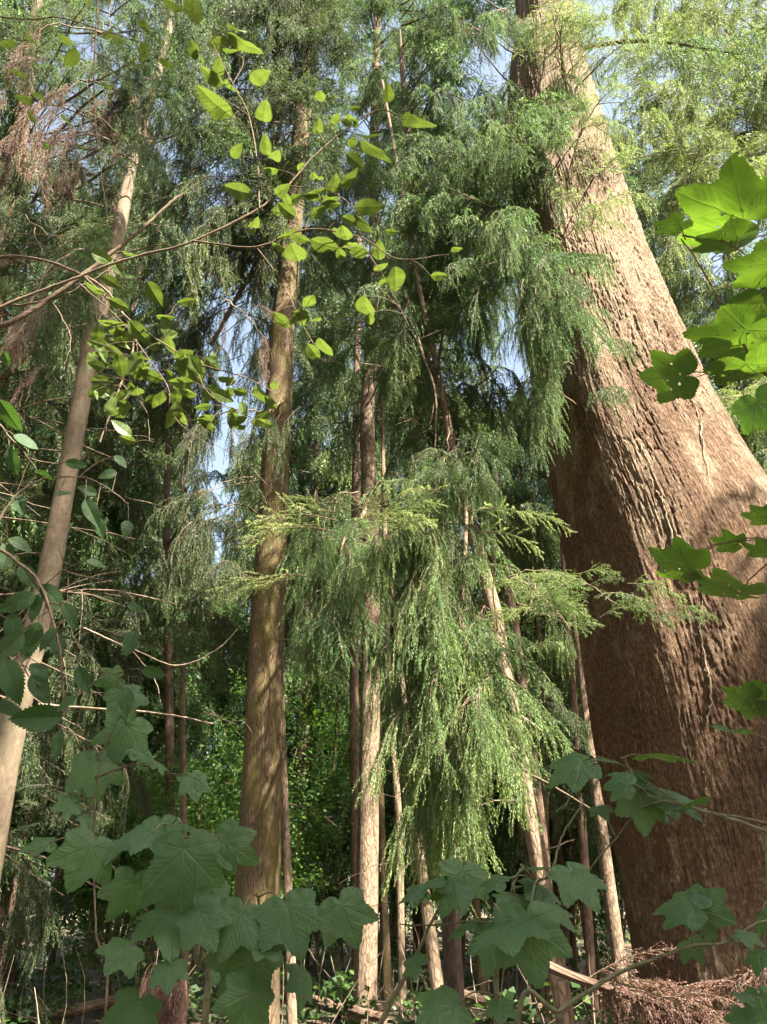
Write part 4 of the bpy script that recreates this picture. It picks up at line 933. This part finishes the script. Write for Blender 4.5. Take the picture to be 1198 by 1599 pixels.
# ================================================================== THE WOOD BEHIND
def generic_crown(seed, z0, z1, r0, n, lod, mats, dens=7, sc=(1.2, 1.9)):
    g = Geo()
    for q in range(n):
        f = (q + rng.random()) / n; z = z0 + (z1 - z0) * f
        rad = r0 * (1 - f) ** .75 * rng.uniform(.6, 1.1) + .25; a = q * 2.4 + rng.normal(0, .3)
        E = np.array([math.cos(a) * rad, math.sin(a) * rad, z - .12 * rad]); S = np.array([0, 0, z + .1 * rad])
        path = smooth_path([S, (S + E) / 2 + np.array([0, 0, .1 * rad]), E], 6)
        v, t, tp = tube(path, np.linspace(.03, .008, 6), 4); g.add(v, t, 1, .3, tp)
        u = rng.uniform(.25, 1, dens); kk = np.clip((u * 5).astype(int), 0, 4); p = path[kk] + (path[kk + 1] - path[kk]) * (u * 5 - kk)[:, None]
        compose(g, FR[('weep', 'hang')[q % 2], lod], p, a + rng.normal(0, .8, dens), rng.normal(.1, .25, dens), rng.uniform(*sc, dens), rng.normal(-.02, .1) + rng.normal(0, .07, dens))
    V, T, Mi, C, TP = g.arrays()
    return mesh('crown', V, T, mats, Mi, C, TP)
def generic_trunk(H, r, mat, lean=0.0):
    zz = np.linspace(-.3, H, 40); th = np.arange(17) / 16 * 2 * np.pi
    TH, ZZ = np.meshgrid(th, zz); rr = (r * (1 - np.clip(zz / H, 0, 1)) ** .8 + .015 + .25 * r * np.exp(-np.maximum(zz, 0) * 1.5))[:, None] * (1 + .06 * vnoise(np.cos(TH) * 2, np.sin(TH) * 2, ZZ * .6, 2))
    off = lean * np.sin(ZZ * .25)
    V = np.stack([rr * np.cos(TH) + off, rr * np.sin(TH), ZZ], -1).reshape(-1, 3); tp = np.stack([TH * r, ZZ, 0 * TH], -1).reshape(-1, 3)
    i, j = np.meshgrid(np.arange(39), np.arange(16), indexing='ij'); a = i * 17 + j
    return mesh('trunk', V, np.stack([a, a + 1, a + 18, a + 17], -1).reshape(-1, 4), [mat], None, None, tp)
GC = [(generic_crown(1, 4.5, 17, 2.4, 64, 'far', NB), generic_trunk(17, .17, M['bark_dark'])), (generic_crown(2, 3.0, 13, 2.2, 56, 'far', NM), generic_trunk(13, .13, M['bark_dark'], .15)),
      (generic_crown(3, 7.0, 21, 2.8, 70, 'far', NB), generic_trunk(21, .22, M['bark_pale'])), (generic_crown(4, 2.0, 9, 2.0, 46, 'far', NM), generic_trunk(9, .09, M['bark_pale'], .1))]
TALL = [(generic_crown(21, 9, 27, 3.4, 95, 'far', NB, 7, (1.2, 1.9)), generic_trunk(27, .24, M['bark_dark'])), (generic_crown(22, 7, 24, 3.0, 90, 'far', NM, 6, (1.2, 1.9)), generic_trunk(24, .2, M['bark_pale']))]
def plant_tree(name, pair, loc, rz, s, label, group, cat='tree'):
    root = thing(name, loc, label, cat, group); root.rotation_euler = (0, 0, rz); root.scale = (s, s, s)
    link('trunk', pair[1], root); link('crown', pair[0], root)
    return root
back = [(-11, 19, 0), (-7.5, 17, 1), (-4.6, 20, 3), (-3.0, 26, 0), (-9, 27, 2), (-.9, 22, 3), (1.2, 29, 1), (2.6, 22, 3), (3.9, 18.5, 1), (5.6, 25, 0), (8.2, 21, 1), (11, 27, 2), (-15, 30, 0), (-5.8, 34, 2), (.2, 37, 0), (6.6, 36, 2), (13, 36, 0),
        (-12, 42, 2), (-2.5, 46, 2), (4, 48, 2), (11, 47, 2), (-19, 44, 0), (19, 44, 0), (7.2, 14.5, 3), (-8.5, 13.5, 3), (9.5, 16, 0)]
for x, y, q in back:
    plant_tree('conifer_tree', GC[q], (x + rng.normal(0, .4), y, 0), rng.uniform(0, 6.28), rng.uniform(.85, 1.15), 'slim conifer standing in the dim wood far behind the big trunks', 'conifers in the wood behind')

for x, y, q in [(-7.2, 17, 1), (-12, 22, 0), (-2.2, 21.5, 1), (1.0, 22, 0), (8.6, 19.5, 0), (13, 21, 1), (.4, 30, 1)]:
    plant_tree('conifer_tree', TALL[q], (x, y, 0), rng.uniform(0, 6.28), rng.uniform(.92, 1.1), 'tall conifer whose dense crown closes the view behind the nearer trunks', 'tall conifers closing the background')

g = Geo(); m = 1100; xx = rng.uniform(-1, 1, m) * 48; yy = rng.uniform(40, 58, m) - .004 * xx ** 2
compose(g, [leafclump(70, .30, 1.3) for _ in range(5)], np.stack([xx, yy, rng.random(m) ** 1.3 * 9 + .3], 1), rng.uniform(0, 6.28, m), rng.normal(0, .3, m), rng.uniform(.8, 1.4, m), rng.normal(-.12, .12, m))
tag(g.build('far_wood', [M['ground_leaf'], M['twig']]), 'dark green mass of the wood far away between the trunks', None, None, 'stuff')
PO = [generic_trunk(h, r, M[b], l) for h, r, b, l in ((9, .055, 'bark_dark', .12), (7.5, .035, 'bark_dark', .08), (11, .07, 'bark_moss', .1))]
for k_ in range(18):
    y = rng.uniform(14.5, 26); x = rng.uniform(-.46, .34) * (y + 1)
    root = thing('thin_pole_tree', (x, y, 0), 'thin bare young trunk among many in the dim wood behind', 'tree', 'thin bare trunks in the dim wood'); root.rotation_euler = (rng.normal(0, .035), rng.normal(0, .05), rng.uniform(0, 6.28))
    link('trunk', PO[k_ % 3], root)

def broad(seed, z0, z1, rad, n):
    g = Geo(); c = rng.normal(0, 1, (n, 3)); c = unit(c) * rng.random((n, 1)) ** .45
    loc = c * np.array([rad, rad, (z1 - z0) / 2]) + np.array([0, 0, (z0 + z1) / 2])
    for _ in range(14):
        p = loc[rng.integers(0, n)]; v, t, tp = tube(smooth_path([(0, 0, z0 * .6), p * np.array([.4, .4, .8]), p], 8), np.linspace(.03, .006, 8), 5); g.add(v, t, 1, .3, tp)
    compose(g, CL['coarse'] + CL['fine'], loc, rng.uniform(0, 6.28, n), rng.normal(0, .3, n), rng.uniform(.7, 1.2, n), rng.normal(0, .13, n))
    V, T, Mi, C, TP = g.arrays(); return mesh('crown', V, T, [M['far_leaf'], M['twig']], Mi, C, TP)
BR = [(broad(1, 1.0, 6.5, 2.6, 120), generic_trunk(5.5, .07, M['bark_dark'], .2)), (broad(2, .5, 4.2, 2.0, 130), generic_trunk(3.5, .05, M['bark_dark'], .2)), (broad(3, 2.0, 9.5, 3.0, 170), generic_trunk(8, .1, M['bark_dark'], .3))]
for x, y, q in [(-6, 22.5, 0), (-2.4, 18.5, 0), (-3.4, 15.5, 1), (-5.2, 17, 1), (-1.2, 24, 2), (-.2, 27, 2), (2.2, 26, 2), (4.3, 23, 1), (5.4, 20, 0), (8.5, 25, 2), (-9, 24, 2), (-4.4, 28, 2), (-12, 26, 0), (6.4, 30, 2), (11, 22, 1)]:
    plant_tree('broadleaf_tree', BR[q], (x, y, 0), rng.uniform(0, 6.28), rng.uniform(.85, 1.15), 'small leafy bright green tree in a sunny gap behind the trunks', 'broadleaf trees in the gaps')

# unseen conifers added beside and behind the viewpoint to shade the foreground
SH = (generic_crown(9, 3.5, 12.5, 2.4, 60, 'far', NM, 7, (1.2, 1.8)), generic_trunk(12.5, .15, M['bark_dark']))
for x, y, s in [(4.5, -3.9, .78), (5.7, -2.8, .76), (4.65, -3.55, .88), (6.3, -5.0, .92), (3.0, -5.4, .86), (9.9, 1.2, 1.10), (10.6, 2.3, 1.12), (8.3, -6, .9)]:
    plant_tree('conifer_tree', SH, (x, y, 0), rng.uniform(0, 6.28), s, 'unseen young conifer added to shade the clearing', 'unseen conifers added to shade the clearing')

OV = (generic_crown(31, 11.5, 18, 2.2, 34, 'far', NM, 5, (1.0, 1.5)), generic_trunk(18, .14, M['bark_dark']))  # sparse crown out of view overhead, added to dapple the leaning trunk
plant_tree('conifer_tree', OV, (3.95, -.95, 0), 1.0, 1.0, 'unseen young conifer added to shade the clearing', 'unseen conifers added to shade the clearing')

for x, y, q, s_ in [(-6.5, -2.5, 0, 1), (-9.5, 3, 1, 1), (-4, -8, 1, 1), (-11, -7, 0, 1), (0, -13, 0, .9), (13, 7.5, 0, .95), (-8, 8.5, 1, .9), (-13, 9, 0, 1), (-2.6, -4.2, 1, .8)]:  # more of the wood, out of view, added to cut the sky fill
    plant_tree('conifer_tree', TALL[q], (x, y, 0), rng.uniform(0, 6.28), s_, 'unseen tall conifer of the surrounding wood, added to block skylight', 'unseen tall conifers added around the clearing')

# ================================================================== LIGHT, SKY, CAMERA
SUN_AZ, SUN_EL = R(46), R(47)              # azimuth measured from straight behind the viewpoint
to_sun = np.array([math.cos(SUN_EL) * math.sin(SUN_AZ), -math.cos(SUN_EL) * math.cos(SUN_AZ), math.sin(SUN_EL)])
from mathutils import Vector
ld = bpy.data.lights.new('sun', 'SUN'); ld.energy = 5.0; ld.angle = R(.53); ld.color = (1.0, .93, .82)
lo = bpy.data.objects.new('sun', ld); COL.objects.link(lo); lo.location = tuple(to_sun * 60)
lo.rotation_euler = Vector(tuple(to_sun)).to_track_quat('Z', 'Y').to_euler()
w = bpy.data.worlds.new('World'); scene.world = w; w.use_nodes = True
nt = w.node_tree; nt.nodes.clear()
sky = nt.nodes.new('ShaderNodeTexSky'); sky.sky_type = 'NISHITA'; sky.sun_disc = False
sky.sun_elevation = SUN_EL; sky.sun_rotation = math.atan2(to_sun[0], to_sun[1])
sky.dust_density = 4.0; sky.air_density = .8; sky.ozone_density = .6
bg = nt.nodes.new('ShaderNodeBackground'); bg.inputs['Strength'].default_value = .055
wo = nt.nodes.new('ShaderNodeOutputWorld'); hs = nt.nodes.new('ShaderNodeHueSaturation'); hs.inputs['Hue'].default_value = .485; hs.inputs['Saturation'].default_value = .72; hs.inputs['Value'].default_value = 1.35; nt.links.new(sky.outputs[0], hs.inputs['Color']); nt.links.new(hs.outputs[0], bg.inputs[0]); nt.links.new(bg.outputs[0], wo.inputs[0])

cd = bpy.data.cameras.new('camera'); cam = bpy.data.objects.new('camera', cd); COL.objects.link(cam)
cam.location = (0, 0, CAMZ); cam.rotation_euler = (R(90) + PITCH, 0, 0)
cd.sensor_fit = 'HORIZONTAL'; cd.sensor_width = 36; cd.lens = 36 * F_PX / 1198; cd.clip_start = .05; cd.clip_end = 2000
scene.camera = cam
vs = scene.view_settings; vs.view_transform = 'Standard'; vs.look = 'None'; vs.gamma = 1; vs.exposure = 2.85
cy = scene.cycles
cy.max_bounces = 8; cy.diffuse_bounces = 4; cy.glossy_bounces = 2; cy.transmission_bounces = 4; cy.transparent_max_bounces = 4
cy.sample_clamp_indirect = 6; cy.use_adaptive_sampling = True; cy.adaptive_threshold = .02
